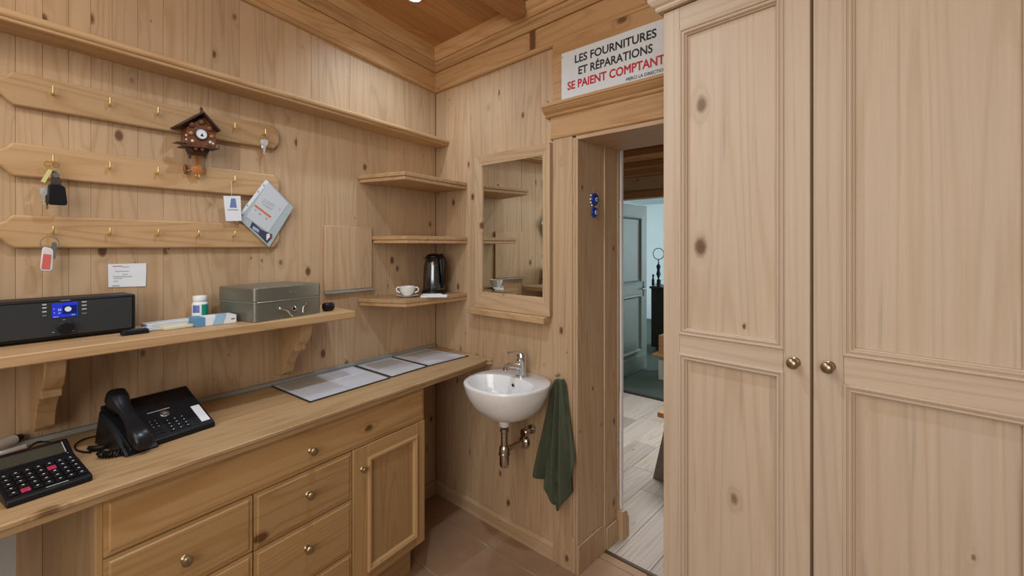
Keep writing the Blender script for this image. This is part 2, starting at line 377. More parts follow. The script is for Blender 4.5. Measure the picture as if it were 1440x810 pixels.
# ================================================================ THE HALL BEYOND
hall_floor = struct('floor_hall', MB().box(-2.2, 3.2, .224, 2.50, -.05, -.004), DRK, B)
hp = wood('oak', 'y', 'z', (.42, .37, .31), .3, rough=.45, streak=.32, vary=.22, blotch=.22)
x = -1.6; k = 0
while x < 2.4:
    y = .226 - rr.uniform(0, .9)
    while y < 2.49:
        ny = y + rr.uniform(.8, 1.3)
        part('plank', MB().box(x + .001, x + .179, max(y + .001, .226), min(ny - .001, 2.495), -.02, rr.uniform(-.0006, .0004)), hp, hall_floor, .001, 1)
        y = ny
    x += .18
far_floor = struct('floor_far_room', MB().box(-2.2, 3.2, 2.54, 7.2, -.05, 0), plain('green_carpet', (.055, .08, .065), .9, noise=.25, nscale=60), B)
tag(struct('trim_4', MB().box(-2.2, 3.2, 2.495, 2.54, -.03, .012), plain('dark_threshold', (.03, .02, .014), .5), B, bevel=.002), 'threshold')
CW = plain('cool_white_wall', (.70, .76, .77), .8, noise=.04)
fw_ = MB().box(-2.2, -.43, 2.50, 2.60, 0, 2.3); fw_.box(1.0, 3.2, 2.50, 2.60, 0, 2.3); fw_.box(-.43, 1.0, 2.50, 2.60, 1.985, 2.3)
wall_hall = struct('wall_hall', fw_, plain('pale_plaster', (.50, .46, .38), .8, noise=.05), B)
part('lintel', MB().box(-.6, 1.2, 2.47, 2.50, 1.985, 2.055), cl('x', 'y'), wall_hall, .003)
part('rail', MB().box(-.9, 1.6, 2.478, 2.50, 2.057, 2.066), wl('x', 'y'), wall_hall, .003)
part('band', MB().box(-1.0, 1.7, 2.485, 2.50, 2.068, 2.2), wl('x', 'y'), wall_hall, .003)
part('cornice', MB().box(-1.0, 1.7, 2.42, 2.50, 2.205, 2.28), cl('x', 'y'), wall_hall, .008)
ceiling_hall = struct('ceiling_hall', MB().box(-2.2, 3.2, .21, 2.6, 2.32, 2.4), DRK, B)
for i in range(9):
    part('board', MB().box(-2.2, 3.2, .215 + i * .26, .470 + i * .26, 2.30, 2.319), cl('x', 'z'), ceiling_hall)
for y in (.62, 1.15, 1.68, 2.2):
    part('beam', MB().box(-2.2, 3.2, y, y + .09, 2.24, 2.2995), cl('x', 'z'), ceiling_hall, .006)
tag(struct('wall_hall_left', MB().box(-2.3, -2.2, .2, 7.3, 0, 2.5), CW, B))
tag(struct('wall_far_room', MB().box(-2.2, 3.2, 7.2, 7.3, 0, 2.5), CW, B))
tag(struct('ceiling_far_room', MB().box(-2.2, 3.2, 2.6, 7.3, 2.38, 2.48), plain('far_ceiling', (.42, .5, .5), .9), B))
area('hall_fill', (1.0, 1.55, 2.22), (1.0, 1.55, 0), 1.1, 24, (1.0, .97, .93), .7, spread=130)  # added fill below the hall ceiling, aimed down to spare the reveal
area('far_room_daylight', (2.4, 5.6, 1.9), (0, 7.0, 1.2), 1.8, 210, (.84, .95, 1.0), 1.6)
# green panelled door leaf, standing open into the far room
DG = plain('grey_green_paint', (.125, .155, .135), .45, noise=.05, nscale=8)
dl = thing('door_2', 'open grey-green panelled door leaf beyond the doorway', None, B, (-.33, 2.56, 0), kind='structure')
dlx = -.33
part('leaf', MB().box(dlx - .02, dlx + .018, 2.62, 3.53, .012, 2.0), DG, dl, .003)
def yz_mould(mb, y0, y1, z0, z1, prof, base):
    R = []
    for d, h in prof: R.append([(base + h, y0 + d, z0 + d), (base + h, y1 - d, z0 + d), (base + h, y1 - d, z1 - d), (base + h, y0 + d, z1 - d)])
    return mb.rings(R, False, False)
for z0, z1 in ((1.06, 1.86), (.24, .93)):
    part('panel_moulding', yz_mould(MB(), 2.72, 3.36, z0, z1, [(0, 0), (0, .02), (.02, .024), (.035, .01), (.04, 0)], dlx + .018), DG, dl, smooth=20)
part('kick_rail', MB().box(dlx + .018, dlx + .026, 2.66, 3.5, .05, .20), DG, dl, .003)
hd = part('handle_plate', MB().box(dlx + .018, dlx + .023, 3.42, 3.455, .90, 1.08), plain('dark_iron', (.03, .03, .03), .4, .7), dl, .001)
part('lever', MB().tube([(dlx + .02, 3.437, 1.0), (dlx + .055, 3.437, 1.0), (dlx + .06, 3.42, 1.0), (dlx + .06, 3.33, .995)], .008), BRS, dl, smooth=40)
part('hinge_strip', MB().box(dlx + .0185, dlx + .021, 3.30, 3.325, 1.12, 1.78), plain('old_brown_strip', (.12, .07, .03), .6), dl)

# far room furniture (seen through the doorway)
WB = plain('dark_stained_wood', (.02, .014, .012), .4, noise=.3)
bz = .925
o = thing('dresser', 'black stained dresser standing in the room beyond the green door', 'cabinet', B, (-.32, 4.75, 0))
part('body', MB().box(-.71, .05, 4.5, 4.95, .05, bz - .03), WB, o, .005); part('top', MB().box(-.73, .07, 4.48, 4.97, bz - .0295, bz), WB, o, .004); part('plinth', MB().box(-.64, .03, 4.52, 4.93, .0, .0495), WB, o)
for k in range(2): part('door', MB().box(-.69 + k*.37, -.33 + k*.37, 4.485, 4.4995, .1, bz - .06), WB, o, .003)
def silh(px, top, y, rad, prof, name, label, cat, mat):
    x, z1 = P(B, px, top, -y); h = z1 - bz
    return solo(name, MB().lathe([(r * rad, zz * h + bz + .0005) for r, zz in prof], (x, y, 0), 'z', 20), mat, B, (x, y, bz), label, cat, smooth=40)
silh(918.5, 386, 4.6, .022, [(.6,0),(1,.1),(1,.5),(.5,.7),(.8,1)], 'vase', 'small black vase at the left end of the dresser in the far room', 'vase', BLK)
silh(926.5, 393, 4.56, .030, [(1,0),(1,.97),(.9,1)], 'canister', 'tall black canister on the dresser in the far room', 'canister', BLK)
mx_, mz = P(B, 926, 357, -4.85)
o = thing('ring_sculpture', 'black ring-shaped sculpture on a slim waisted stand on the far dresser', 'sculpture', B, (mx_, 4.85, bz))
part('ring', MB().torus((mx_, 4.85, mz), .085, .006, 'y', 32, 8), BLK, o, smooth=40)
part('stand', MB().lathe([(.05, bz + .0005), (.05, bz + .01), (.012, bz + .02), (.012, bz + .1), (.034, bz + .16), (.020, bz + .22), (.034, bz + .28), (.010, bz + .32), (.008, mz - .088)], (mx_, 4.85, 0), 'z', 20), BLK, o, smooth=40)
# side table with the wooden tray box
tb = 3.15
tx0, tz = P(B, 917, 497, -tb); tx1 = tx0 + .55
o = thing('side_table', 'small oak-topped table with pale legs in the room beyond', 'table', B, (tx0 + .25, tb + .2, 0))
OK = wood('warm_oak', 'x', 'z', (.45, .24, .09), .2)
part('tabletop', MB().box(tx0, tx1, tb, tb + .5, tz - .03, tz), OK, o, .004)
for sx_ in (tx0 + .06, tx1 - .09):
    for sy_ in (tb + .03, tb + .44): part('leg', MB().box(sx_, sx_ + .05, sy_, sy_ + .05, 0, tz - .03), plain('cream_paint', (.55, .53, .48), .5), o, .003)
o = thing('tray_box', 'open orange-brown wooden box on the small oak table', 'box', B, (tx0 + .2, tb + .15, tz))
b0, b1 = tx0 + .06, tx0 + .42; hb = .21
part('bottom', MB().box(b0, b1, tb + .04, tb + .34, tz + .0005, tz + .012), OK, o)
for q in ((b0, b1, tb + .04, tb + .052), (b0, b1, tb + .328, tb + .34), (b0, b0 + .012, tb + .0525, tb + .3275), (b1 - .012, b1, tb + .0525, tb + .3275)):
    part('side', MB().box(*q, tz + .012, tz + hb), OK, o, .001)
# splayed leg of a stool by the doorway's right side
g0 = Z(B, 918, 672, 0); g1 = Z(B, 934, 690, 0)
o = thing('bench', 'grey-brown bench end with a splayed board leg beyond the doorway', 'bench', B, (g0[0] + .1, g0[1], 0))
GB = plain('grey_brown_board', (.19, .15, .11), .7, noise=.2, nscale=20)
zt = .45
part('leg', MB().hexa([(g0[0], g0[1], 0), (g0[0] + .34, g0[1], 0), (g0[0] + .34, g0[1] + .03, 0), (g0[0], g0[1] + .03, 0)],
     [(g0[0] + .10, g0[1], zt), (g0[0] + .30, g0[1], zt), (g0[0] + .30, g0[1] + .03, zt), (g0[0] + .10, g0[1] + .03, zt)]), GB, o, .002)
part('leg', MB().box(g0[0] + .9, g0[0] + .93, g0[1] - .1, g0[1] + .15, 0, zt), GB, o, .002)
part('seat', MB().box(g0[0] + .085, g0[0] + .98, g0[1] - .12, g0[1] + .17, zt, zt + .03), OK, o, .003)

# ================================================================ LEFT WALL: SHELVES
def ab(p): return p
# long upper shelf
t = thing('long_shelf', 'long narrow pine shelf high on the left wall above the key racks', 'shelf', A, (-1.0, -.06, 2.12))
def sz(x): return 2.133 - .022 * x
pr = [(0, -.034), (-.112, -.034), (-.116, -.030), (-.116, -.024), (-.122, -.022), (-.126, -.016), (-.126, -.006), (-.12, 0), (0, 0)]
R = [[(x, p[0] - .0012, sz(x) + p[1]) for p in pr] for x in (-2.6, -.015)]
part('shelf_board', MB().rings(R), sh('x', 'z'), t, .0012, 1, smooth=30)
# middle shelf
SZ = 1.22
t = thing('wall_shelf', 'thick pine shelf at chest height carrying the radio and the cash box', 'shelf', A, (-1.4, -.15, SZ - .03))
part('shelf_board', MB().prism([(-2.6, -.0015), (-2.6, -.300), (-.772, -.295), (-.742, -.0015)], SZ - .032, SZ, 'xy'), sh(), t, .004, 2)
def bracket(x, par):
    bp = [(-.002, 1.186), (-.23, 1.186), (-.232, 1.165), (-.222, 1.13), (-.20, 1.10), (-.175, 1.085), (-.175, 1.062), (-.15, 1.062), (-.13, 1.045), (-.105, 1.02), (-.085, .985), (-.075, .955), (-.055, .94), (-.002, .935)]
    return part('bracket', MB().prism([(p[0], p[1] + .001) for p in bp], x - .023, x + .023, 'yz'), sh('z', 'x'), par, .003, 2)
bracket(-1.70, t); bracket(-.955, t)
# corner shelves
def cshelf(z, a, bx_, tip, label):
    c0 = B.world(.006, -.004); pa = A.world(-a, -.003); pts = [(.004, -.003), (pa.x, pa.y)]
    v = Vector((tip[0] - pa.x, tip[1] - pa.y)); pts.append((pa.x + v.x * .06, pa.y + v.y * .06 - .004)); pts += [tip, (bx_ + .004, -.03), (bx_, -.003)]
    prof = [(0, .0), (0, .010)]
    o = solo('corner_shelf', MB().prism(pts, z - .019, z, 'xy'), sh('x', 'z'), B, (.15, -.2, z - .035), label, 'shelf', .002, 2, group='small corner shelves')
    cen = Vector((.1, -.15)); q = [(.004, -.003)] + [tuple(Vector(p) + (cen - Vector(p)).normalized() * (.007 if 0 < i < 5 else 0)) for i, p in enumerate(pts)][1:]
    part('lower_moulding', MB().prism([(q[0][0], q[0][1])] + q[1:], z - .038, z - .0195, 'xy'), sh('x', 'z'), o, .003, 2)
    return o
cshelf(1.866, .556, .283, (.355, -.475), 'highest of the three small corner shelves, angled pine board, empty')
cshelf(1.556, .472, .287, (.30, -.425), 'middle small corner shelf, empty, above the kettle')
S3 = 1.235
cshelf(S3, .556, .283, (.30, -.43), 'lowest small corner shelf carrying the kettle and cup')
# wooden patch board and the short ledge under it
xa, xc = P(A, 455, 350)[0], P(A, 521, 350)[0]
solo('patch_board', MB().box(xa, xc, -.013, -.0013, 1.285, 1.602), wl(), A, (xa + .1, -.006, 1.285), 'square pale pine patch board fixed to the left wall beside the corner shelves', 'panel', .002)
solo('ledge_strip', MB().box(P(A,455,412)[0], P(A,523,403)[0], -.022, -.0013, 1.272, 1.2835), GRY, A, (-.6, -.01, 1.27), 'thin grey strip along the bottom of the square patch board', 'strip', .001)
# key racks
def rack(zb, label, tilt=0):
    x0, x1 = -1.775, -.968
    o = thing('key_rack', label, 'key rack', A, (-1.37, -.01, zb), group='key racks on the left wall')
    c, k = .018, .018; z1 = zb + .101
    pts = [(x0 - .070, zb + .036), (x0 - .030, zb + .033), (x0 - .008, zb + .026), (x0 + .004, zb + .012), (x0 + .018, zb), (x1 - .022, zb), (x1 - .010, zb + .014), (x1, zb + .024), (x1 + .003, zb + .05), (x1, zb + .077), (x1 - .010, zb + .087), (x1 - .022, z1), (x0 + .018, z1), (x0 + .010, z1 - .004), (x0 + .002, z1 - .016), (x0 - .012, z1 - .025), (x0 - .030, z1 - .028), (x0 - .070, z1 - .030)]
    part('board', MB().prism(pts, -.022, -.0015, 'xz'), wood('shelf', 'x', 'y', SHELF, .25, streak=.35, blotch=.06), o, .006, 3)
    return o
racks = [rack(1.924, 'topmost key rack board with the cuckoo clock hanging in front'),
         rack(1.712, 'middle key rack board, with the black car key'),
         rack(1.495, 'lowest key rack board, with the red key tag')]
hookx = [-1.677, -1.541, -1.409, -1.282, -1.155]
def hook_mb(x, z): return MB().tube([(x, -.020, z), (x, -.034, z - .003), (x, -.040, z - .002), (x, -.042, z + .004), (x, -.042, z + .021)], .0027, 8).lathe([(.0042, -.0235), (.003, -.026)], (x, 0, z), 'y', 10)
for r_, z in zip(racks, (1.984, 1.770, 1.548)):
    for x in hookx + ([-1.035] if z > 1.9 else []): part('hook', hook_mb(x, z - .006), GLD, r_, smooth=50)

# --- cuckoo clock
def pp(pts, w): return [P(A, x, y, w) for x, y in pts]
CBn = plain('carved_brown_wood', (.16, .055, .02), .45, noise=.5, nscale=90)
CDk = plain('dark_carved_wood', (.05, .02, .012), .5, noise=.4, nscale=90)
COr = plain('honey_wood', (.42, .16, .035), .4, noise=.2)
kz = P(A, 285, 238, .07)
ck = thing('cuckoo_clock', 'small carved brown cuckoo clock with a white dial on the top key rack', 'clock', A, (P(A, 283, 200, .05)[0], -.05, P(A, 283, 208, .05)[1]))
part('case', MB().prism(pp([(259, 207), (300, 210), (300, 186), (284, 165), (259, 180)], .06), -.085, -.024), CBn, ck, .002)
ap = P(A, 284, 160, .09); lf = P(A, 250, 178, .09); rg = P(A, 307, 186, .09)
for nm, q in (('roof', lf), ('roof', rg)):
    dx, dz = q[0] - ap[0], q[1] - ap[1]; L_ = math.hypot(dx, dz); nx, nz = -dz / L_ * .006, dx / L_ * .006
    if nz < 0: nx, nz = -nx, -nz
    part(nm, MB().prism([ap, q, (q[0] + nx, q[1] + nz), (ap[0] + nx * 0, ap[1] + .008)], -.108, -.024), CDk, ck, .001)
fx, fz = P(A, 284, 158, .1)
part('finial', MB().lathe([(.006, fz), (.004, fz + .006), (.006, fz + .012), (.0008, fz + .022)], (fx, -.095, 0), 'z', 10), CDk, ck, smooth=40)
dx_, dzz = P(A, 283, 189, .087)
di = part('dial', MB().lathe([(.0215, -.0852), (.0215, -.090), (.018, -.0915)], (dx_, 0, dzz), 'y', 28), CDk, ck, smooth=30)
part('dial_face', MB().lathe([(.0175, -.0916), (.0172, -.0925)], (dx_, 0, dzz), 'y', 28), plain('dial_white', (.7, .74, .8), .4), di)
part('hand', MB().prism([(dx_ - .001, dzz), (dx_ - .005, dzz - .008), (dx_ + .001, dzz + .003), (dx_ + .006, dzz - .008)], -.0935, -.0927), BLK, di)
for k in range(12):
    a = k * PI / 6; part('hour_mark', MB().ball((dx_ + .0145 * math.cos(a), -.0926, dzz + .0145 * math.sin(a)), .0008, 6, 4), BLK, di)
for (px, py, r_, m_) in ((270, 175, .010, CBn), (296, 181, .010, CBn), (269, 187, .007, COr), (298, 192, .007, COr), (284, 172, .010, CBn)):
    q = P(A, px, py, .09); part('leaf_carving', MB().ball((q[0], -.088, q[1]), r_, 10, 6, (1.1, .5, 1)), m_, ck, smooth=60)
for (px, py, m_, r_) in ((271, 198, plain('figure_cream', (.7, .55, .4), .5), .005), (276, 208, COr, .007), (285, 209, COr, .007), (262, 190, plain('window_white', (.6,.6,.58), .5), .003), (262, 196, MC['window_white'], .003), (296, 200, MC['window_white'], .005), (300, 202, MC['window_white'], .004)):
    q = P(A, px, py, .1); part('figure', MB().ball((q[0], -.098, q[1]), r_, 10, 6, (1, .7, 1.2)), m_, ck, smooth=60)
b0_, b1_ = P(A, 256, 204, .11), P(A, 307, 209, .11)
part('balcony', MB().prism([b0_, b1_, (b1_[0], b1_[1] - .004), (b0_[0], b0_[1] - .004)], -.118, -.060), CDk, ck, .001)
for k in range(9):
    f_ = k / 8; x = b0_[0] + (b1_[0] - b0_[0]) * f_; z = b0_[1] + (b1_[1] - b0_[1]) * f_
    part('baluster', MB().box(x - .001, x + .001, -.117, -.115, z, z + .009), CDk, ck)
q = P(A, 252, 200, .08); part('side_board', MB().box(q[0] - .012, q[0] + .018, -.10, -.05, q[1] - .003, q[1]), CBn, ck, .001)
part('base', MB().prism(pp([(266, 208), (294, 211), (290, 218), (271, 216)], .075), -.088, -.03), CDk, ck, .002)
for px in (267, 288):
    q = P(A, px, 216, .07); part('foot', MB().lathe([(.003, q[1] - .018), (.005, q[1] - .012), (.003, q[1] + .006)], (q[0], -.07, 0), 'z', 8), CDk, ck, smooth=40)
q = P(A, 277, 217, .05); q2 = P(A, 277, 238, .05)
pe = part('pendulum', MB().box(q2[0] - .006, q[0] + .006, -.052, -.047, q2[1], q[1]), COr, ck, .001)
part('bob', MB().lathe([(.015, -.054), (.0185, -.052), (.0185, -.048), (.015, -.046)], (q2[0], 0, q2[1] - .002), 'y', 24), COr, pe, smooth=40)
q = P(A, 261, 238, .035); part('weight_leaf', MB().ball((q[0], -.034, q[1]), .011, 10, 8, (.7, .6, 1.8)), CBn, ck, smooth=60)
part('arm', MB().tube([(q[0] + .004, -.036, q[1] - .006), (q[0] + .014, -.042, q[1] - .001), (q2[0] - .010, -.047, q2[1] + .006)], .0028, 8), COr, ck, smooth=50)
q = P(A, 275, 246, .05); part('tip', MB().lathe([(.001, q[1] - .004), (.0025, q[1]), (.001, q[1] + .006)], (q[0], -.05, 0), 'z', 8), GLD, ck, smooth=40)

# --- keys
def key_mb(mb, x, y, z, L_=.045, w=.010, a=0.0, t=.0018):
    ca, sa = math.cos(a), math.sin(a)
    def R_(u, v): return (x + u * ca + v * sa, z - v * ca + u * sa)
    mb.prism([R_(u, v) for u, v in [(-w, .002), (-w*.6, -.004), (w*.6, -.004), (w, .002), (w, .014), (w*.5, .020), (.0032, .022), (.0032, L_), (0, L_ + .003), (-.0032, L_), (-.0015, L_*.85), (-.0035, L_*.75), (-.0015, L_*.65), (-.0032, L_*.55), (-.0032, .022), (-w*.5, .020), (-w, .014)]], y, y + t)
    return mb
q = P(A, 73, 232, .045)
kb = thing('key_bunch', 'key bunch with a black car key and yellow tag on the middle rack', 'keys', A, (q[0], -.045, q[1]))
part('ring', MB().torus((q[0] - .009, -.0435, q[1] + .002), .008, .0011, 'y', 20, 6), GLD, kb, smooth=60)
part('ring', MB().torus((q[0] + .008, -.047, q[1] + .002), .008, .0011, 'y', 20, 6), GLD, kb, smooth=60)
YT = plain('yellow_tag', (.62, .58, .22), .45)
part('tag', MB().prism(pp([(68, 238), (74, 240), (63, 258), (57, 255)], .05), -.053, -.050), YT, kb, .001, label='pale yellow key tag')
part('fob', MB().prism(pp([(67, 261), (69, 259), (84, 259), (91, 264), (94, 286), (92, 289), (70, 288), (66, 284)], .06), -.072, -.055), BLK, kb, .004, 3, smooth=40, label='black plastic car key fob')
part('strap', MB().prism(pp([(73, 240), (79, 241), (87, 257), (80, 262), (70, 262), (71, 250)], .05), -.0545, -.0525), plain('dark_leather', (.05, .03, .025), .6), kb, .001)
q = P(A, 79, 246, .058); part('badge', MB().lathe([(.008, -.0565), (.008, -.0555)], (q[0], 0, q[1]), 'y', 16), CHR, kb)
q = P(A, 91, 261, .055); part('ring', MB().torus((q[0], -.056, q[1]), .007, .001, 'y', 18, 6), CHR, kb, smooth=60)
q = P(A, 61, 266, .045); part('key', key_mb(MB(), q[0], -.049, q[1], .046, .008), NIK, kb)
q = P(A, 66, 275, .045); part('key', key_mb(MB(), q[0], -.046, q[1], .040, .007), GLD, kb)
q = P(A, 70, 338, .045)
kb = thing('key_ring', 'large steel key ring with a red and white tag on the lowest rack', 'keys', A, (q[0], -.045, q[1]))
part('ring', MB().torus((q[0], -.044, q[1] - .009), .0205, .0013, 'y', 32, 6), CHR, kb, smooth=60)
part('tag', MB().prism(pp([(59, 350), (62, 347), (72, 349), (75, 353), (74, 378), (71, 382), (58, 381), (56, 377)], .05), -.054, -.049), plain('clear_white_plastic', (.66, .66, .66), .2), kb, .002, 2, smooth=40)
part('insert', MB().prism(pp([(61, 357), (72, 358), (70, 379), (58, 378)], .054), -.0552, -.0542), plain('red_paper', (.62, .13, .11), .5), kb, label='red paper insert')
q = P(A, 76, 342, .045); part('key', key_mb(MB(), q[0], -.0475, q[1] - .001, .045, .006), STL, kb)
q = P(A, 371, 193, .045)
kb = thing('key_bunch', 'small bunch of silver keys at the right end of the top rack', 'keys', A, (q[0], -.045, q[1]))
part('ring', MB().torus((q[0], -.043, q[1] - .001), .0115, .0015, 'y', 24, 6), GLD, kb, smooth=60)
for dx, a, yy in ((-.006, .12, -.046), (.002, -.05, -.049), (.006, -.16, -.052)): part('key', key_mb(MB(), q[0] + dx, yy, q[1] - .014, .056, .009, a), NIK, kb)
q = P(A, 370, 208, .055); part('tag', MB().box(q[0] - .007, q[0] + .001, -.056, -.0535, q[1] - .002, q[1] + .010), PAP, kb, .001)
# --- card hanging on a string
q = P(A, 326, 254, .045); q1 = P(A, 326, 276, .045)
hc = thing('hanging_card', 'white card with a small blue picture hanging on a string from the middle rack', 'card', A, (q1[0], -.045, q1[1]))
part('string', MB().tube([(q[0], -.0415, q[1] - .002), (q1[0], -.044, q1[1])], .0006, 5), PAP, hc)
cd = part('card', MB().prism(pp([(314, 275.5), (338, 275.5), (339.5, 310.5), (317.5, 311)], .044), -.0452, -.044), PAP, hc)
part('picture', MB().prism(pp([(325, 279), (331, 279), (333, 292), (323, 292)], .0455), -.0458, -.0453), plain('blue_print', (.14, .22, .45), .5), cd)
part('text_line', MB().prism(pp([(320, 294.4), (335, 294.4), (335, 295.6), (320, 295.6)], .0455), -.0458, -.0453), plain('grey_print', (.3, .33, .4), .5), cd)
# --- plastic sleeve with papers
ms = thing('plastic_sleeve', 'clear punched sleeve of papers hung diagonally at the right ends of the racks', 'folder', A, (P(A, 375, 300, .04)[0], -.03, P(A, 375, 340, .04)[1]))
def mapp(pts): return [(330 + x / 7.71, 245 + y / 7.71) for x, y in pts]
part('sleeve', MB().prism(pp(mapp([(345, 55), (635, 360), (375, 790), (70, 505), (75, 400)]), .030), -.0305, -.0285), plain('sleeve_plastic', (.42, .50, .52), .22, coat=.3), ms)
part('binding_strip', MB().prism(pp(mapp([(335, 60), (370, 85), (80, 445), (72, 405)]), .032), -.0318, -.0307), PAP, ms)
for x, y in ((318, 120), (257, 190), (140, 340), (85, 440)):
    q = P(A, *mapp([(x, y)])[0], .033); part('hole', MB().lathe([(.0028, -.0325), (.0028, -.0319)], (q[0], 0, q[1]), 'y', 10), plain('grey_hole', (.12, .12, .13), .7), ms)
sp_ = part('sheet', MB().prism(pp(mapp([(365, 90), (580, 320), (365, 630), (130, 465)]), .032), -.0322, -.0307), plain('sheet_grey', (.56, .60, .64), .4), ms)
part('printed_bar', MB().prism(pp(mapp([(210, 330), (235, 335), (400, 460), (385, 475), (215, 345)]), .033), -.0328, -.0323), plain('orange_red_print', (.65, .16, .08), .5), sp_)
for a_, b_ in (((300, 285), (430, 350)), ((295, 310), (420, 375)), ((315, 265), (440, 335)), ((330, 340), (400, 385))):
    part('text_line', MB().prism(pp(mapp([a_, b_, (b_[0] - 3, b_[1] + 5), (a_[0] - 3, a_[1] + 5)]), .033), -.0328, -.0323), plain('grey_text', (.38, .4, .43), .5), sp_)
for (x, y, w_) in ((230, 385, 8), (275, 430, 12), (345, 480, 12), (490, 380, 5)):
    part('text_mark', MB().prism(pp(mapp([(x - w_, y - 5), (x + w_, y + 2), (x + w_ - 2, y + 9), (x - w_, y + 3)]), .033), -.0328, -.0323), plain('dark_text', (.12, .12, .14), .5), sp_)
ph = part('photo_print', MB().prism(pp(mapp([(190, 515), (290, 600), (365, 635), (405, 650), (395, 700), (350, 750), (245, 640), (165, 575)]), .031), -.0315, -.0307), plain('dark_photo', (.05, .06, .10), .3), ms)
part('photo_patch', MB().prism(pp(mapp([(200, 560), (265, 600), (262, 635), (190, 590)]), .032), -.0320, -.0316), plain('lilac', (.38, .42, .60), .4), ph)
part('photo_patch', MB().prism(pp(mapp([(345, 650), (378, 640), (385, 680), (345, 720)]), .032), -.0320, -.0316), PAP, ph)
part('photo_patch', MB().prism(pp(mapp([(378, 645), (408, 655), (405, 700), (385, 700)]), .032), -.0320, -.0316), plain('maroon', (.22, .05, .06), .4), ph)
# --- note card pinned
nc = thing('note_card', 'white printed note card pinned to the wall above the radio', 'card', A, (P(A, 179, 403)[0], -.002, P(A, 179, 403)[1]))
part('card', MB().prism(pp([(152, 371.5), (206, 370), (205, 402.5), (152.5, 404)], .003), -.0028, -.0016), PAP, nc)
for (a_, b_, y, m_) in ((158, 172, 374, 'red'), (172, 182, 375.2, ''), (162, 181, 381, ''), (172, 180, 385.5, ''), (159, 186, 388.5, 'g'), (160, 172, 391, ''), (160, 166, 395, ''), (158, 168, 401.5, 'red')):
    part('text_line', MB().prism(pp([(a_, y), (b_, y - .2), (b_, y + .9), (a_, y + 1.1)], .003), -.0032, -.0029), plain('dull_red', (.4, .12, .12), .5) if m_ == 'red' else plain('light_grey_text', (.33, .38, .38), .5), nc)
q = P(A, 189, 367.5, .004); part('pin', MB().ball((q[0], -.004, q[1]), .0022, 10, 6), GLD, nc, smooth=60)

# ================================================================ ON THE MIDDLE SHELF
# radio
ra = thing('table_radio', 'wide black table radio with a lit blue display on the shelf', 'radio', A, (-1.67, -.08, SZ + .001))
x0, x1 = -1.90, -1.497; z0, z1 = SZ + .006, SZ + .124; yf = -.135
part('case', MB().box(x0, x1, yf, -.02, z0, z1), BLK, ra, .006, 3, smooth=40)
part('grille', MB().box(x0 + .012, x1 - .010, yf - .0025, yf + .001, z0 + .009, z1 - .009), BLK2, ra, .001)
def rq(px, py): return P(A, px, py, -yf + .003)
sc_ = part('display', MB().prism([rq(73, 427), rq(109.5, 424), rq(109.5, 444), rq(73, 447.5)], yf - .0045, yf - .002), plain('screen_blue', (.01, .02, .25), .2, emis=(.02, .05, .85), es=.38), ra, .0005, 1)
q = rq(95.5, 434.5); part('moon_icon', MB().lathe([(.0075, yf - .0052), (.0075, yf - .0046)], (q[0], 0, q[1]), 'y', 20), plain('screen_white', (.5, .55, .6), .4, emis=(.6, .68, .75), es=.3), sc_)
part('screen_dark', MB().prism([rq(88, 430), rq(108, 428.5), rq(108, 440), rq(88, 442)], yf - .0048, yf - .0046), plain('screen_navy', (.0, .005, .05), .3, emis=(0, .01, .12), es=.5), sc_)
for (px, py, t_, s_) in ((81, 437, '23', .008), (81, 441.5, '17', .006), (75, 446.5, '0:14 Fr.', .0035), (100, 443, '12.5', .0045), (75, 436, '*', .006), (75, 441, '+', .006)):
    q = rq(px, py); text_part('screen_digits', t_, MC['screen_white'], sc_, q[0], yf - .0054, q[1], s_, bold=.0001)
q = rq(92, 460); kn = part('knob', MB().lathe([(.019, yf - .002), (.019, yf - .006), (.0165, yf - .008), (.0165, yf - .018), (.0145, yf - .020)], (q[0], 0, q[1]), 'y', 32), BLK, ra, smooth=35)
for k, py in enumerate((428.5, 433, 438.5, 444)):
    q = rq(62.5, py); part('button', MB().box(q[0] - .0045, q[0] + .0045, yf - .004, yf - .002, q[1] - .002, q[1] + .002), plain('button_grey', (.16, .17, .18), .4) if k == 3 else plain('button_white', (.5, .5, .5), .4), ra, .0005)
for k, py in enumerate((424.5, 429.3, 434.5, 440.5)):
    q = rq(118.5, py); part('button', MB().box(q[0] - .0055, q[0] + .0055, yf - .004, yf - .002, q[1] - .0018, q[1] + .0018), MC['button_grey'] if k == 3 else MC['button_white'], ra, .0005)
q = rq(85, 423.2); plain('logo_grey', (.4, .4, .4), .4)
for k, (w1, w2) in enumerate(((0, .0012), (.003, .0052), (.0058, .008), (.0086, .0108), (.0114, .0128), (.0134, .0158), (.0164, .0190), (.0196, .0214))):
    part('maker_mark', MB().box(q[0] + w1, q[0] + w2, yf - .0032, yf - .0026, q[1] - .0004, q[1] + .0016), MC['logo_grey'], ra)
if 0: pass
for px, py, t_ in ((75, 467.5, 'vol'), (103, 465, 'mute'), (90, 449.5, 'ok')):
    q = rq(px, py); part('dial_mark', MB().box(q[0] - .003, q[0] + .003, yf - .0032, yf - .0024, q[1] - .0008, q[1] + .0008), MC['logo_grey'], ra)
for x in (x0 + .03, x1 - .03): part('foot', MB().box(x - .012, x + .012, yf + .012, yf + .03, SZ + .0005, z0 + .001), BLK, ra)
# small black remote
q0 = (-1.515, -.192)
rm = solo('remote_control', MB().hexa([(-.032, -.018, 0), (.038, -.012, 0), (.036, .016, 0), (-.034, .014, 0)], [(-.03, -.016, .016), (.036, -.008, .014), (.034, .014, .015), (-.032, .012, .017)]), BLK, A, (q0[0], q0[1], SZ + .0008), 'small black plastic device lying right of the radio on the shelf', 'device', .003, 3, smooth=40, rot=-.05)
part('label_mark', MB().box(-.006, .006, -.004, .003, .0152, .0162), MC['button_grey'], rm)
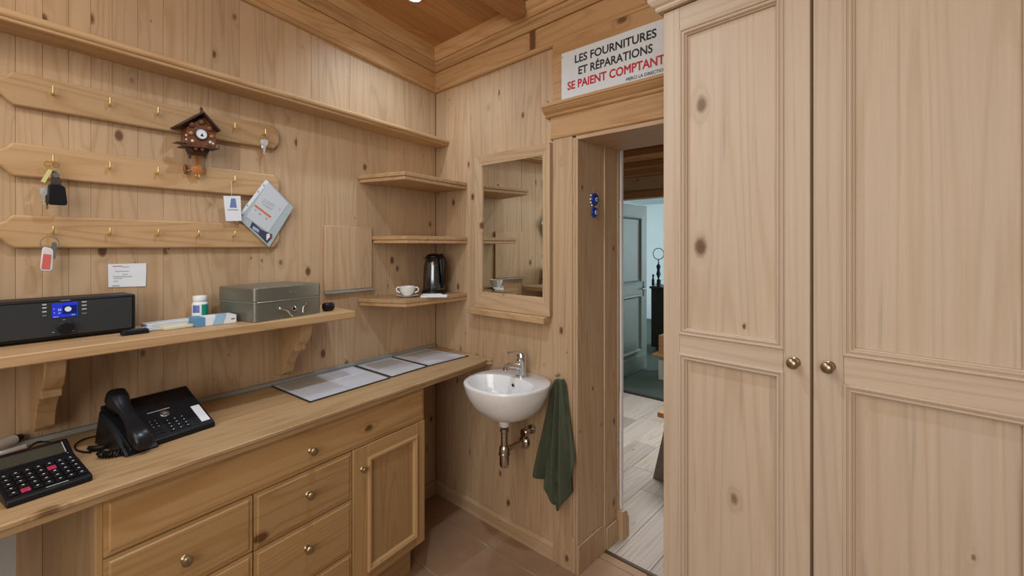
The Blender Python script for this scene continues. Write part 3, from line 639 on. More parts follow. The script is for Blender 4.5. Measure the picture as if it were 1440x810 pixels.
# loose papers: three flat packs
PB = plain('pale_packet', (.62, .66, .72), .4, noise=.1, nscale=60)
PC = plain('cream_packet', (.66, .64, .50), .5, noise=.06, nscale=60)
PT = plain('clear_wrapper', (.58, .64, .68), .15, coat=.5)
lp = solo('paper_packet', MB().box(-.026, .022, -.038, .038, 0, .007), PT, A, (-1.462, -.135, SZ + .0006), 'clear-wrapped leaflet lying next to the small black device', 'packet', .002, group='flat packets on the shelf', rot=.15)
lp = solo('paper_packet', MB().box(-.075, .075, -.03, .03, 0, .014), PB, A, (-1.385, -.072, SZ + .0006), 'pale blue-white flat packet behind the others on the shelf', 'packet', .002, group='flat packets on the shelf', rot=.06)
lp = solo('paper_packet', MB().box(-.046, .040, -.034, .034, 0, .011), PC, A, (-1.392, -.160, SZ + .0006), 'cream packet with a red seal in front of the pill bottle', 'packet', .002, group='flat packets on the shelf', rot=.10)
part('seal', MB().lathe([(.006, .0112), (.006, .0118)], (.030, -.02, 0), 'z', 14), plain('seal_red', (.5, .16, .12), .5), lp)
# pill bottle
pb = thing('pill_bottle', 'white pill bottle with a green label on the shelf', 'bottle', A, (-1.282, -.050, SZ + .0006), rot=0.0)
part('body', MB().lathe([(.023, 0), (.0255, .002), (.0255, .064), (.023, .070), (.020, .072), (.020, .074)], (0,0,0), 'z', 28), plain('bottle_white', (.75, .76, .76), .35), pb, smooth=40)
part('lid', MB().lathe([(.0225, .0745), (.023, .076), (.023, .091), (.021, .094)], (0,0,0), 'z', 28), MC['bottle_white'], pb, smooth=40)
def arc(r, a0, a1, z0, z1, n=14):
    mb = MB(); mb.rings([[(k * math.cos(a0 + (a1 - a0) * i / n), k * math.sin(a0 + (a1 - a0) * i / n), z) for k, z in ((r, z0), (r, z1), (r * 1.012, z1), (r * 1.012, z0))] for i in range(n + 1)]); return mb
part('label', arc(.0257, -1.7, .6, .006, .062), plain('label_green', (.01, .30, .20), .4), pb, label='green label')
part('label', arc(.0257, -2.9, -1.95, .032, .060), plain('label_blue', (.10, .16, .40), .4), pb)
part('label', arc(.0257, -2.9, -1.95, .006, .018), MC['label_green'], pb)
# tissue / medicine box white and blue
mbx = thing('medicine_box', 'flat white and light blue cardboard box leaning by the cash box', 'box', A, (-1.284, -.176, SZ + .0006), rot=-.04)
part('carton', MB().box(-.064, .064, -.036, .036, 0, .030), PAP, mbx, .001)
bl = plain('box_blue', (.10, .27, .48), .45)
part('print', MB().prism([(-.004, -.0362), (.030, -.0362), (.052, .0362), (.018, .0362)], .0301, .0306, 'xy'), plain('box_light_blue', (.30, .50, .66), .45), mbx)
part('print', MB().prism([(-.014, .001), (.020, .001), (.030, .0295), (-.004, .0295)], -.0368, -.0362), MC['box_light_blue'], mbx)
part('print', MB().box(-.0646, -.036, -.0366, .0366, .0005, .0306), bl, mbx)
part('print', MB().box(.046, .058, -.0366, -.0362, .014, .017), BLK, mbx)
# cash box
CG = plain('olive_grey_metal', (.20, .20, .165), .32, .55, noise=.03)
cbx = thing('cash_box', 'olive-grey metal cash box with a folding handle on the shelf', 'cash box', A, (-1.060, -.1456, SZ + .0006), rot=.16)
def rrect(x0, x1, y0, y1, r, n=6):
    P_ = []
    for cx, cy, a0 in ((x1-r, y1-r, 0), (x0+r, y1-r, PI/2), (x0+r, y0+r, PI), (x1-r, y0+r, 1.5*PI)):
        for i in range(n+1): a = a0 + PI/2*i/n; P_.append((cx + r*math.cos(a), cy + r*math.sin(a)))
    return P_
cw = .148; cd_ = .113
part('body', MB().prism(rrect(-cw, cw, -cd_, cd_, .016), 0, .072, 'xy'), CG, cbx, .0015, 2, smooth=30)
part('lid', MB().prism(rrect(-cw - .001, cw + .001, -cd_ - .001, cd_ + .001, .017), .0728, .126, 'xy'), CG, cbx, .004, 3, smooth=30)
part('rim', MB().prism(rrect(-cw - .002, cw + .002, -cd_ - .002, cd_ + .002, .017), .0700, .0732, 'xy'), plain('olive_rim', (.38, .37, .30), .3, .6), cbx, .0008, 1, smooth=30)
part('handle', MB().tube([(-.045, -cd_ - .003, .040), (-.038, -cd_ - .010, .038), (-.02, -cd_ - .014, .028), (-.008, -cd_ - .012, .012), (0, -cd_ - .012, .006)], .0025), CHR, cbx, smooth=50)
part('handle_mount', MB().lathe([(.006, -cd_ - .0005), (.006, -cd_ - .003), (.004, -cd_ - .005)], (-.045, 0, .040), 'y', 16).box(-.060, -.045, -cd_ - .004, -cd_ - .001, .038, .042), CHR, cbx, smooth=40)
part('handle_mount', MB().tube([(.055, -cd_ - .003, .044), (.055, -cd_ - .014, .042), (.048, -cd_ - .013, .034), (.048, -cd_ - .012, .012)], .0028).lathe([(.005, -cd_ - .0005), (.005, -cd_ - .006)], (.068, 0, .047), 'y', 12), CHR, cbx, smooth=50)
part('lock', MB().lathe([(.010, -cd_ - .0005), (.010, -cd_ - .005), (.007, -cd_ - .006)], (.013, 0, .034), 'y', 20), CHR, cbx, smooth=40)
part('keyhole', MB().lathe([(.0065, -cd_ - .0061), (.0065, -cd_ - .0066)], (.013, 0, .034), 'y', 16), BLK, cbx)
part('badge', MB().box(-.002, .022, -cd_ - .003, -cd_ - .001, .098, .102), CHR, cbx, .0008)
# small black cylinder behind the cash box
solo('black_cap', MB().lathe([(.017, -.022), (.0185, -.018), (.0185, .012), (.016, .018), (.010, .022)], (0,0,.019), 'x', 24), BLK, A, (-.848, -.212, SZ + .0006), 'small black plastic cylinder at the right end of the shelf', 'cap', smooth=35, rot=0.0)

# ================================================================ ON THE LOWEST CORNER SHELF
SS = plain('dark_brushed_steel', (.16, .16, .17), .16, 1.0)
kt = thing('electric_kettle', 'dark steel and black cordless electric kettle in the corner', 'kettle', B, (.140, -.125, S3 + .0006), rot=math.radians(20))
part('power_base', MB().lathe([(.068, 0), (.070, .004), (.068, .016), (.060, .019)], (0,0,0), 'z', 32), BLK, kt, smooth=35)
part('body', MB().lathe([(.062, .020), (.063, .026), (.061, .10), (.056, .16), (.048, .195), (.044, .203)], (0,0,0), 'z', 40), SS, kt, smooth=35)
part('lid', MB().lathe([(.046, .2035), (.045, .212), (.034, .221), (.012, .225), (.004, .226)], (0,0,0), 'z', 32), BLK, kt, smooth=35)
part('handle', MB().tube([(.035, -.01, .205), (.058, -.016, .213), (.076, -.022, .195), (.080, -.024, .14), (.074, -.022, .07), (.060, -.016, .035)], [.012, .013, .013, .013, .012, .010], 12), BLK, kt, smooth=50)
part('spout', MB().prism([(-.040, .165), (-.066, .205), (-.040, .205)], -.016, .016, 'xz'), SS, kt, .004, 2)
qx, qy = Z(B, 573, 417.5, S3)
print('cup', qx, qy)
cu = thing('tea_cup', 'white two-handled cup on the lowest corner shelf', 'cup', B, (qx, qy, S3 + .009), rot=math.radians(42))
part('bowl', MB().lathe([(.020, 0), (.022, .003), (.034, .014), (.040, .030), (.042, .047), (.0395, .047), (.037, .030), (.030, .012), (.004, .006)], (0,0,0), 'z', 32), WHT, cu, smooth=50)
for s_ in (-1, 1): part('handle', MB().tube([(s_*.039, 0, .040), (s_*.050, 0, .043), (s_*.059, 0, .034), (s_*.056, 0, .021), (s_*.040, 0, .014)], .0038, 8), WHT, cu, smooth=60)
solo('saucer', MB().lathe([(.030, 0), (.032, .002), (.052, .007), (.058, .0095), (.0575, .0105), (.040, .006), (.004, .0065)], (0,0,0), 'z', 36), WHT, B, (qx, qy, S3 + .0006), 'white saucer under the two-handled cup', 'saucer', smooth=50, rot=0.0)
solo('booklet', MB().box(-.068, .068, -.025, .025, 0, .010), PAP, B, (.305, -.255, S3 + .0006), 'white and grey booklet lying between the cup and the kettle', 'booklet', .001, rot=math.radians(48))
solo('thin_tray', MB().prism(rrect(-.052, .052, -.02, .02, .015), 0, .004, 'xy'), PAP, B, (.285, -.25, S3 + .0112), 'small white packet lying on top of the booklet', 'packet', .001, rot=math.radians(42))

# ================================================================ COUNTER
CZ = .895; CT = .032
cpt = [A.loc(B.world(.004, -.004)[:2]), A.loc(B.world(.49, -.004)[:2])]
def kA(x, y): w = K.world(x, y); return A.loc((w.x, w.y))
fr_ = kA(-.055, 0); fl_ = kA(-2.6, 0)
ct = thing('counter', 'long pine counter under the shelves, ending beside the washbasin', 'counter', A, (-1.3, -.25, CZ - CT))
poly = [cpt[0], (-2.75, -.003), (-2.75, fl_[1]), kA(-.10, 0), kA(-.055, .012), (cpt[1][0], cpt[1][1])]
e2 = lambda d: [(cpt[0]), (-2.75, -.003), (-2.75, fl_[1] + d), kA(-.10, d), kA(-.055, .012 + d), cpt[1]]
part('worktop', MB().prism(poly, CZ - .014, CZ, 'xy'), wood('counter', 'x', 'z', (.50, .318, .152), .2, streak=.4, rough=.42), ct, .003, 2)
part('edge_moulding', MB().prism(e2(.005), CZ - CT, CZ - .0146, 'xy'), wood('counter', 'x', 'z'), ct, .003, 2)
# grey trunking along the wall
solo('cable_trunking', MB().box(-2.7, -.02, -.022, -.0015, CZ + .0005, CZ + .016), GRY, A, (-1.3, -.01, CZ), 'grey plastic cable trunking running along the back of the counter', 'trunking', .002)
# cabinet under the counter, built in the counter's frame
KW = .032
ka, kb_ = P(K, 138.3, 700, -KW)[0], P(K, 596, 700, -KW)[0]
k1, k2, k3 = P(K, 356, 700, -KW)[0], P(K, 495.2, 700, -KW)[0], P(K, 594.8, 590, -KW)[0]
zt = P(K, 594.8, 590, -KW)[1]; zm = P(K, 495, 701, -KW)[1]; zn = P(K, 495, 775, -KW)[1]; zb_ = P(K, 596.5, 759, -KW)[1]
print('cabinet', ka, k1, k2, k3, 'z', zt, zm, zn, zb_)
cab = thing('base_cabinet', 'pine base cabinet with drawers and one panelled door under the counter', 'cabinet', K, ((ka + kb_)/2, .25, 0))
cm = MB().box(ka, kb_, KW + .022, .45, zb_ - .01, CZ - CT - .001)
part('carcass', cm, cb('z', 'x'), cab, .002)
part('plinth', MB().box(ka + .02, kb_ - .02, KW + .065, .44, .0, zb_ - .011), cb('x', 'y'), cab, .002)
part('side_strip', MB().box(ka - .004, ka + .010, KW + .004, KW + .0215, zb_, CZ - CT - .002), cb(), cab, .001)
def drawer(x0, x1, z0, z1, kx, kzz, lab=None, knob=True, top=False):
    o = part('drawer', MB().box(x0, x1, KW + .004, KW + .0215, z0, z1), cb('x', 'y'), cab, .0015, label=lab)
    e = .0 if not top else .0
    part('drawer_front', MB().mould(x0 + .0005, x1 - .0005, z0 + .0005, z1 - .0005, [(0, 0), (0, .004), (.010, .004), (.013, .0075), (.016, .008)], KW + .004).prism([(x0 + .016, z0 + .016), (x1 - .016, z0 + .016), (x1 - .016, z1 - .016), (x0 + .016, z1 - .016)], KW - .0042, KW + .003), cb('x', 'y'), o, 0, smooth=15)
    if knob:
        q = P(K, kx, kzz, -KW + .02); y = KW - .004
        part('knob', MB().lathe([(.011, y), (.010, y - .002), (.006, y - .005), (.006, y - .012), (.013, y - .017), (.0145, y - .022), (.012, y - .027), (.005, y - .030), (.001, y - .0305)], (q[0], 0, q[1]), 'y', 24), BRS, o, smooth=40)
g = .002
drawer(ka + .010, kb_ - .002, zt + g, CZ - CT - .004, 441, 635, 'wide top drawer front')
zs = [zt, zm, zn, zb_ + .10, zb_]
l1 = P(K, 356, 775, -KW)[1]
drawer(ka + .010, k1 - g, l1 + g, zt - g, 263, 789)
drawer(ka + .010, k1 - g, zb_ + .15, l1 - g, 0, 0, knob=False)
drawer(ka + .010, k1 - g, zb_, zb_ + .15 - 2*g, 0, 0, knob=False)
drawer(k1 + g, k2 - g, zm + g, zt - g, 437, 697)
drawer(k1 + g, k2 - g, zn + g, zm - g, 435, 773)
drawer(k1 + g, k2 - g, zb_, zn - g, 0, 0, knob=False)
# cabinet door
x0, x1, z0, z1 = k2 + g, kb_ + .002, zb_, zt - g
d = part('door', MB().box(x0, x1, KW + .006, KW + .0215, z0, z1), cb(), cab, .001)
st = .072; bt = .055
ix0, ix1, iz0, iz1 = x0 + st, x1 - .052, z0 + .045, z1 - .055
y = KW - .004
part('stile', MB().box(x0, ix0, y, KW + .0055, z0, z1), cb(), d, .002); part('stile', MB().box(ix1, x1, y, KW + .0055, z0, z1), cb(), d, .002)
part('rail', MB().box(ix0 + .0003, ix1 - .0003, y, KW + .0055, z1 - .055, z1), cb('x', 'y'), d, .002); part('rail', MB().box(ix0 + .0003, ix1 - .0003, y, KW + .0055, z0, z0 + .045), cb('x', 'y'), d, .002)
part('panel_moulding', MB().mould(ix0 - .004, ix1 + .004, iz0 - .004, iz1 + .004, [(0, 0), (.002, .008), (.008, .010), (.012, .007), (.016, .007), (.022, -.002), (.024, -.008)], y), md((.46, .28, .12), 'cabinet_moulding'), d, smooth=25)
part('panel', MB().box(ix0 + .015, ix1 - .015, y + .0045, KW + .0055, iz0 + .015, iz1 - .015), cb(), d)
q = P(K, 513, 661, -KW + .02)
part('knob', MB().lathe([(.009, y), (.008, y - .002), (.005, y - .005), (.005, y - .010), (.011, y - .014), (.012, y - .019), (.010, y - .023), (.001, y - .025)], (q[0], 0, q[1]), 'y', 24), BRS, d, smooth=40)
# --- desk mats (three framed sheets)
MT = plain('mat_black', (.02, .02, .022), .5)
MW = plain('mat_paper', (.60, .62, .67), .25, noise=.12, nscale=7, coat=.2)
def mat(c, label, shade):
    w = c
    o = thing('desk_mat', label, 'desk mat', A, (sum(p[0] for p in w)/4, sum(p[1] for p in w)/4, CZ + .0006), group='desk mats on the counter')
    og = ORG[o.name]
    cx = sum(p[0] for p in w)/4; cy = sum(p[1] for p in w)/4
    part('base', MB().prism(w, CZ + .0006, CZ + .004, 'xy'), MT, o)
    ins = []
    for p in w:
        v = Vector((cx - p[0], cy - p[1])); ins.append((p[0] + math.copysign(.007, v.x), p[1] + math.copysign(.007, v.y)))
    s = part('sheet', MB().prism(ins, CZ + .0041, CZ + .005, 'xy'), MW, o)
    # folds / smaller sheets
    a_, b_, c_, d_ = [Vector(p) for p in ins]
    def uv(u, v): p = (a_ * (1-u) + b_ * u) * (1-v) + (d_ * (1-u) + c_ * u) * v; return (p.x, p.y)
    for (u0, u1, v0, v1, m_) in shade: part('paper', MB().prism([uv(u0, v0), uv(u1, v0), uv(u1, v1), uv(u0, v1)], CZ + .0051, CZ + .0056, 'xy'), m_, s)
    return o
G1 = plain('paper_grey', (.42, .41, .42), .3); G2 = plain('paper_pale', (.66, .69, .76), .3); G3 = plain('paper_light', (.55, .56, .60), .3)
mat([(-1.005, -.025), (-1.017, -.354), (-.620, -.342), (-.598, -.025)], 'large black-edged desk mat nearest the telephone, with white sheets', [(.04, .45, .03, .45, G1), (.5, .9, .03, .5, G3), (.05, .48, .55, .97, G2)])
mat([(-.588, -.025), (-.609, -.337), (-.378, -.330), (-.364, -.025)], 'middle black-edged desk mat between two others', [(.1, .5, .1, .9, G1)])
mat([(-.356, -.025), (-.371, -.330), (-.088, -.348), (-.100, -.025)], 'rightmost black-edged desk mat, nearest the washbasin', [(.1, .45, .25, .9, G1), (.55, .9, .1, .9, G2)])

# ================================================================ TELEPHONE
tw = MB()
tp = thing('desk_telephone', 'black corded desk telephone with a white index card on the counter', 'telephone', A, (-1.330, -.318, CZ + .0006), rot=math.radians(8))
# local: x = 0 at right front, body runs to -x, depth +y, wedge
wd_, dp, h0, h1 = .238, .190, .016, .110
R = []
for x in (-wd_, 0): R.append([(x, 0, 0), (x, dp, 0), (x, dp, h1), (x, dp - .012, h1 + .002), (x, .0, h0)])
part('body', MB().rings(R), BLK, tp, .004, 3, smooth=35)
sl = math.atan2(h1 - h0, dp - .012)
def face(u, v, h=0.0): return (u, v * math.cos(sl) - h * math.sin(sl), h0 + v * math.sin(sl) + h * math.cos(sl))   # on the sloping face
def fbox(u0, u1, v0, v1, h0_, h1_): return MB().hexa([face(u0, v0, h0_), face(u1, v0, h0_), face(u1, v1, h0_), face(u0, v1, h0_)], [face(u0, v0, h1_), face(u1, v0, h1_), face(u1, v1, h1_), face(u0, v1, h1_)])
part('index_card', fbox(-.034, -.008, .018, .098, .0005, .0015), PAP, tp, label='white index card')
part('screen', fbox(-.175, -.02, .135, .180, .0005, .002), GLS, tp, .0005)
part('line', fbox(-.150, -.088, .118, .121, .0005, .0018), MC['logo_grey'], tp)
c = face(-.112, .100, 0)
def fdisc(u, v, r, hh, n=20):
    return MB().rings([[face(u + r*math.cos(2*PI*i/n), v + r*math.sin(2*PI*i/n), k) for i in range(n)] for k in (.0005, hh)])
part('navigation_button', fdisc(-.110, .098, .0135, .004), STL, tp, .001, smooth=35)
part('button_center', fdisc(-.110, .098, .006, .0055), MC['button_grey'], tp)
KW_ = plain('key_print', (.6, .6, .6), .5)
for i in range(3):
    for j in range(4):
        u, v = -.116 + i * .021, .022 + j * .0145
        b = part('key', fbox(u - .008, u + .008, v - .005, v + .005, .0005, .003), BLK, tp, .001)
        part('digit', fbox(u - .0014, u + .0014, v - .0014, v + .0014, .0031, .0034), KW_, b)
for i in range(2):
    for j in range(5):
        u, v = -.158 + i * .014, .026 + j * .0135
        b = part('key', fbox(u - .0055, u + .0055, v - .004, v + .004, .0005, .0025), BLK, tp, .001)
        if j > 1: part('digit', fbox(u - .001, u + .001, v - .001, v + .001, .0026, .0029), KW_, b)
for j in range(5):
    u, v = -.048, .026 + j * .0135; part('key', fbox(u - .005, u + .005, v - .004, v + .004, .0005, .0022), BLK, tp, .001)
# handset on the left, lying along the slope
hs = []
def hface(u, v, h): return face(u, v, h)
hsr = []
for (v, w_, hh, top) in ((-.028, .018, .012, .030), (-.018, .025, .008, .046), (.02, .027, .008, .050), (.045, .022, .014, .046), (.08, .018, .026, .046), (.12, .018, .026, .048), (.148, .022, .012, .054), (.170, .027, .010, .062), (.195, .026, .012, .064), (.208, .018, .020, .056)):
    ring = []
    for k in range(16):
        a = 2 * PI * k / 16; ca, sa = math.cos(a), math.sin(a)
        ex = lambda t: math.copysign(abs(t) ** .6, t)
        ring.append(face(-.213 + w_ * ex(ca), v, (hh + top)/2 + (top - hh)/2 * ex(sa)))
    hsr.append(ring)
hsm = part('handset', MB().rings(hsr), plain('handset_black', (.010, .010, .013), .3, spec=.35), tp, smooth=60, label='handset')
# cradle extension below the handset
part('cradle', MB().hexa([(-wd_ - .014, -.012, 0), (-wd_ + .07, -.012, 0), (-wd_ + .07, dp, 0), (-wd_ - .014, dp, 0)], [face(-wd_ - .014, -.008, -.004), face(-wd_ + .07, -.008, -.004), face(-wd_ + .07, dp - .01, .004), face(-wd_ - .014, dp - .01, .004)]), BLK, tp, .003)
# coiled cord
cc = []
n = 420
q = Z(A, 160, 634, CZ)
ctr = (q[0] + .014, q[1] - .020)
for i in range(n):
    f_ = i / (n - 1); a = -3.0 + f_ * 4.6; rx, ry = .050, .042
    bx_, by_ = ctr[0] + rx * math.cos(a), ctr[1] + ry * math.sin(a)
    ph_ = f_ * 2 * PI * 34; rad = .0085
    cc.append((bx_ + rad * math.cos(ph_) * math.cos(a), by_ + rad * math.cos(ph_) * math.sin(a), CZ + .0112 + rad * math.sin(ph_)))
solo('coiled_cord', MB().tube(cc, .0022, 5), BLK, A, (ctr[0], ctr[1], CZ), 'black coiled handset cord curled beside the telephone', 'cord', smooth=60)
def cpath(ps, z=CZ + .004): return [(*Z(A, p[0], p[1], z if len(p) < 3 else p[2]), z if len(p) < 3 else p[2]) for p in ps]
def smoothp(pts, k=6):
    out = []
    for i in range(len(pts) - 1):
        p0 = Vector(pts[max(i-1, 0)]); p1 = Vector(pts[i]); p2 = Vector(pts[i+1]); p3 = Vector(pts[min(i+2, len(pts)-1)])
        for j in range(k):
            t_ = j / k; out.append(tuple(.5 * ((2*p1) + (-p0 + p2)*t_ + (2*p0 - 5*p1 + 4*p2 - p3)*t_*t_ + (-p0 + 3*p1 - 3*p2 + p3)*t_**3)))
    return out + [tuple(pts[-1])]
solo('telephone_cable', MB().tube(smoothp(cpath([(160, 606), (140, 612), (120, 617), (107, 624), (106, 631), (115, 635), (128, 636)])), .0024, 6), BLK, A, (*Z(A, 120, 630, CZ), CZ), 'thin black cable looping on the counter left of the telephone', 'cable', smooth=60)
solo('cable_plug', MB().tube(cpath([(125, 630, CZ+.009), (133, 631, CZ+.009), (147, 628, CZ+.009)]), [.006, .0085, .007], 10), BLK, A, (*Z(A, 133, 631, CZ), CZ), 'stubby black plug at the end of the telephone cable', 'plug', smooth=60)
# ================================================================ CALCULATOR
cc0 = Z(A, 12, 715.8, CZ); cc1 = Z(A, 131, 676, CZ)
cal = thing('desk_calculator', 'large black desk calculator with a tilted display at the left', 'calculator', A, (cc1[0], cc1[1] - .0, CZ + .0006), rot=math.atan2(cc1[1] - cc0[1], cc1[0] - cc0[0]))
W_, D_ = .153, .205
def csl(y): return .016 + y * .16 if y < .135 else .016 + .135 * .16 + (y - .135) * .55
prof = [(0, 0), (D_, 0), (D_, .058), (D_ - .006, .068), (.140, .039), (.006, .017), (0, .012)]
part('case', MB().prism(prof, -W_, 0, 'yz'), BLK, cal, .004, 3, smooth=35)
ks = math.atan2(.039 - .017, .134); ds = math.atan2(.029, .059)
def cf(u, v, h): return (u, .006 + v * math.cos(ks) - h * math.sin(ks), .017 + v * math.sin(ks) + h * math.cos(ks))
def dfc(u, v, h): return (u, .140 + v * math.cos(ds) - h * math.sin(ds), .039 + v * math.sin(ds) + h * math.cos(ds))
def qb(fn, u0, u1, v0, v1, a, b): return MB().hexa([fn(u0, v0, a), fn(u1, v0, a), fn(u1, v1, a), fn(u0, v1, a)], [fn(u0, v0, b), fn(u1, v0, b), fn(u1, v1, b), fn(u0, v1, b)])
part('display_bezel', qb(dfc, -W_ + .006, -.006, .004, .060, .0004, .0015), GLS, cal, .0005)
part('display', qb(dfc, -W_ + .012, -.016, .010, .050, .0016, .0022), plain('lcd_dark', (.055, .05, .035), .15), cal)
part('display_edge', qb(dfc, -.016, -.014, .010, .052, .0016, .0026), MC['logo_grey'], cal)
RK = plain('magenta_key', (.42, .03, .09), .4)
for r_ in range(5):
    for c_ in range(7):
        u = -W_ + .016 + c_ * .0202; v = .018 + r_ * .0225
        m_ = RK if (r_, c_) in ((0, 1), (3, 4)) else BLK
        b = part('key', qb(cf, u - .0083, u + .0083, v - .0082, v + .0082, .0004, .005), m_, cal, .0015)
        if m_ is BLK: part('key_print', qb(cf, u - .0022, u + .0022, v - .0016, v + .0016, .0051, .0054), KW_, b)
part('badge', qb(cf, -.085, -.045, .001, .004, .0003, .0008), MC['logo_grey'], cal)
# silver tubes behind the calculator
q = Z(A, 15, 622, CZ + .015)
mt = thing('metal_tube', 'silver and white tube with a black end lying behind the calculator', 'tube', A, (-1.76, -.10, CZ))
pa_, pb_ = Z(A, -60, 650, CZ + .03), Z(A, 20, 618, CZ + .03)
part('body', MB().tube([(*pa_, CZ + .03), (*pb_, CZ + .03)], .014, 16), PAP, mt, smooth=40)
v = Vector((pb_[0] - pa_[0], pb_[1] - pa_[1])).normalized()
part('cap', MB().tube([(*pb_, CZ + .03), (pb_[0] + v.x * .02, pb_[1] + v.y * .02, CZ + .029)], [.0143, .009], 16), BLK, mt, smooth=40)
pa2, pb2 = Z(A, -60, 655, CZ + .045), Z(A, 36, 627, CZ + .045)
part('rod', MB().tube([(*pa2, CZ + .045), (*pb2, CZ + .045)], .006, 14), NIK, mt, smooth=40)
solo('calculator_cable', MB().tube(smoothp(cpath([(38, 632, CZ + .03), (52, 622, CZ + .02), (70, 622, CZ + .012), (86, 626, CZ + .006), (92, 634, CZ + .004)])), .003, 6), BLK, A, (*Z(A, 60, 626, CZ), CZ), 'black cable curving behind the desk calculator', 'cable', smooth=60)

# ================================================================ MIRROR
mi = thing('wall_mirror', 'rectangular wall mirror in a wide sloping pine frame above the washbasin', 'mirror', B, (.63, -.01, 1.18))
mx0, mx1, mz0, mz1 = .374, .893, 1.165, 2.0
gx0, gx1, gz0, gz1 = .417, .840, 1.252, 1.945
def mitre(o0, o1, i0, i1):
    # outer edge o0-o1, inner edge i0-i1 (x,z): sloping face board
    return MB().hexa([(o0[0], -.0015, o0[1]), (o1[0], -.0015, o1[1]), (i0[0], -.0015, i0[1]), (i1[0], -.0015, i1[1])],
                     [(o0[0], -.026, o0[1]), (o1[0], -.026, o1[1]), (i0[0], -.013, i0[1]), (i1[0], -.013, i1[1])])
ix0_, ix1_, iz0_, iz1_ = gx0, gx1, gz0, gz1
part('frame_board', mitre((mx0, mz0), (mx1, mz0), (ix1_, iz0_), (ix0_, iz0_)), wl('x', 'y'), mi, .001)
part('frame_board', mitre((mx0, mz1), (mx1, mz1), (ix1_, iz1_), (ix0_, iz1_)), wl('x', 'y'), mi, .001)
part('frame_board', mitre((mx0, mz0), (mx0, mz1), (ix0_, iz1_), (ix0_, iz0_)), wl(), mi, .001)
part('frame_board', mitre((mx1, mz0), (mx1, mz1), (ix1_, iz1_), (ix1_, iz0_)), wl(), mi, .001)
part('glass', MB().box(gx0 - .003, gx1 + .003, -.006, -.003, gz0 - .003, gz1 + .003), plain('mirror_glass', (.74, .76, .70), .01, 1.0), mi)
solo('mirror_ledge', MB().prism([(.335, -.0015), (.345, -.052), (.36, -.06), (.872, -.06), (.880, -.052), (.882, -.0015)], 1.132, 1.1635, 'xy'), sh('x', 'z'), B, (.61, -.03, 1.12), 'short pine ledge directly under the wall mirror', 'shelf', .003)

# ================================================================ WASHBASIN
bs = thing('washbasin', 'small white ceramic washbasin hung on the wall below the mirror', 'sink', B, (.775, -.2, .68))
bcx = .760; RZ = .868; hw, dpz = .203, .375
def drim(s, n=48, yb=-.002):
    # D-shaped outline: flat back on the wall, elliptical front
    pts = []
    for i in range(n):
        a = -PI + 2 * PI * i / n
        ca, sa = math.cos(a), math.sin(a)
        e = .80
        x = hw * s * math.copysign(abs(ca) ** e, ca)
        if sa < 0: y = -.165 - (dpz - .165) * s * abs(sa) ** .95
        else: y = -.165 + (.165 + yb) * min(1, abs(sa) ** .95 * 1.0)
        pts.append((bcx + x, y))
    return pts
def ring(sc_, z, yb=-.002, sh_=0.0, sy=1.0):
    out = []
    for x, y in drim(1.0):
        cx2, cy2 = bcx, -.17
        nx = cx2 + (x - cx2) * sc_; ny = cy2 + (y - cy2) * sc_ * sy
        out.append((nx, min(ny + sh_, yb), z))
    return out
R = [ring(.16, RZ - .185, sh_=-.015), ring(.30, RZ - .175, sh_=-.01), ring(.60, RZ - .150), ring(.82, RZ - .105), ring(.95, RZ - .052), ring(1.0, RZ - .012), ring(1.0, RZ - .003), ring(.985, RZ)]
# inside bowl: opening shifted to the front
def inner(sc_, z, sy=1.0):
    out = []
    for i in range(48):
        a = -PI + 2 * PI * i / 48
        out.append((bcx + .176 * sc_ * math.cos(a), -.215 + (.143 if math.sin(a) < 0 else .10) * sc_ * sy * math.sin(a), z))
    return out
R += [inner(1.0, RZ - .001), inner(.975, RZ - .010), inner(.93, RZ - .045), inner(.80, RZ - .095), inner(.55, RZ - .125), inner(.20, RZ - .135), inner(.1, RZ - .137)]
part('bowl', MB().rings(R), WHT, bs, smooth=55)
part('drain_collar', MB().lathe([(.018, RZ - .212), (.026, RZ - .205), (.030, RZ - .165)], (bcx - .0, -.20, 0), 'z', 24), WHT, bs, smooth=50)
part('overflow', MB().lathe([(.011, -.120), (.011, -.1285), (.007, -.129)], (bcx - .010, 0, RZ - .036), 'y', 18), CHR, bs, smooth=40)
part('overflow_hole', MB().lathe([(.0068, -.1292), (.0068, -.1296)], (bcx - .010, 0, RZ - .036), 'y', 16), BLK, bs)
fa = thing('mixer_tap', 'chrome single-lever mixer tap on the back rim of the washbasin', 'tap', B, (bcx - .012, -.075, RZ))
fx_, fy_ = bcx - .005, -.072
part('body', MB().lathe([(.027, RZ + .0005), (.027, RZ + .004), (.0235, RZ + .007), (.0235, RZ + .070), (.024, RZ + .072), (.024, RZ + .104), (.020, RZ + .112), (.008, RZ + .116)], (fx_, fy_, 0), 'z', 28), CHR, fa, smooth=35)
part('spout', MB().tube([(fx_, fy_ - .008, RZ + .038), (fx_, fy_ - .05, RZ + .058), (fx_, fy_ - .095, RZ + .068), (fx_, fy_ - .112, RZ + .062)], [.018, .014, .012, .0125], 16), CHR, fa, smooth=50)
part('aerator', MB().lathe([(.0125, RZ + .045), (.013, RZ + .058), (.012, RZ + .066)], (fx_, fy_ - .113, 0), 'z', 20), CHR, fa, smooth=40)
part('lever', MB().tube([(fx_, fy_ + .01, RZ + .113), (fx_, fy_ - .02, RZ + .118), (fx_, fy_ - .06, RZ + .124), (fx_, fy_ - .095, RZ + .127)], [.010, .009, .006, .0065], 12), CHR, fa, smooth=50)
BR = plain('bronze_chrome', (.52, .47, .42), .2, 1.0)
tr = thing('waste_trap', 'chrome bottle trap and pipe under the washbasin', 'pipe', B, (bcx, -.2, .50))
tx, ty = bcx, -.20
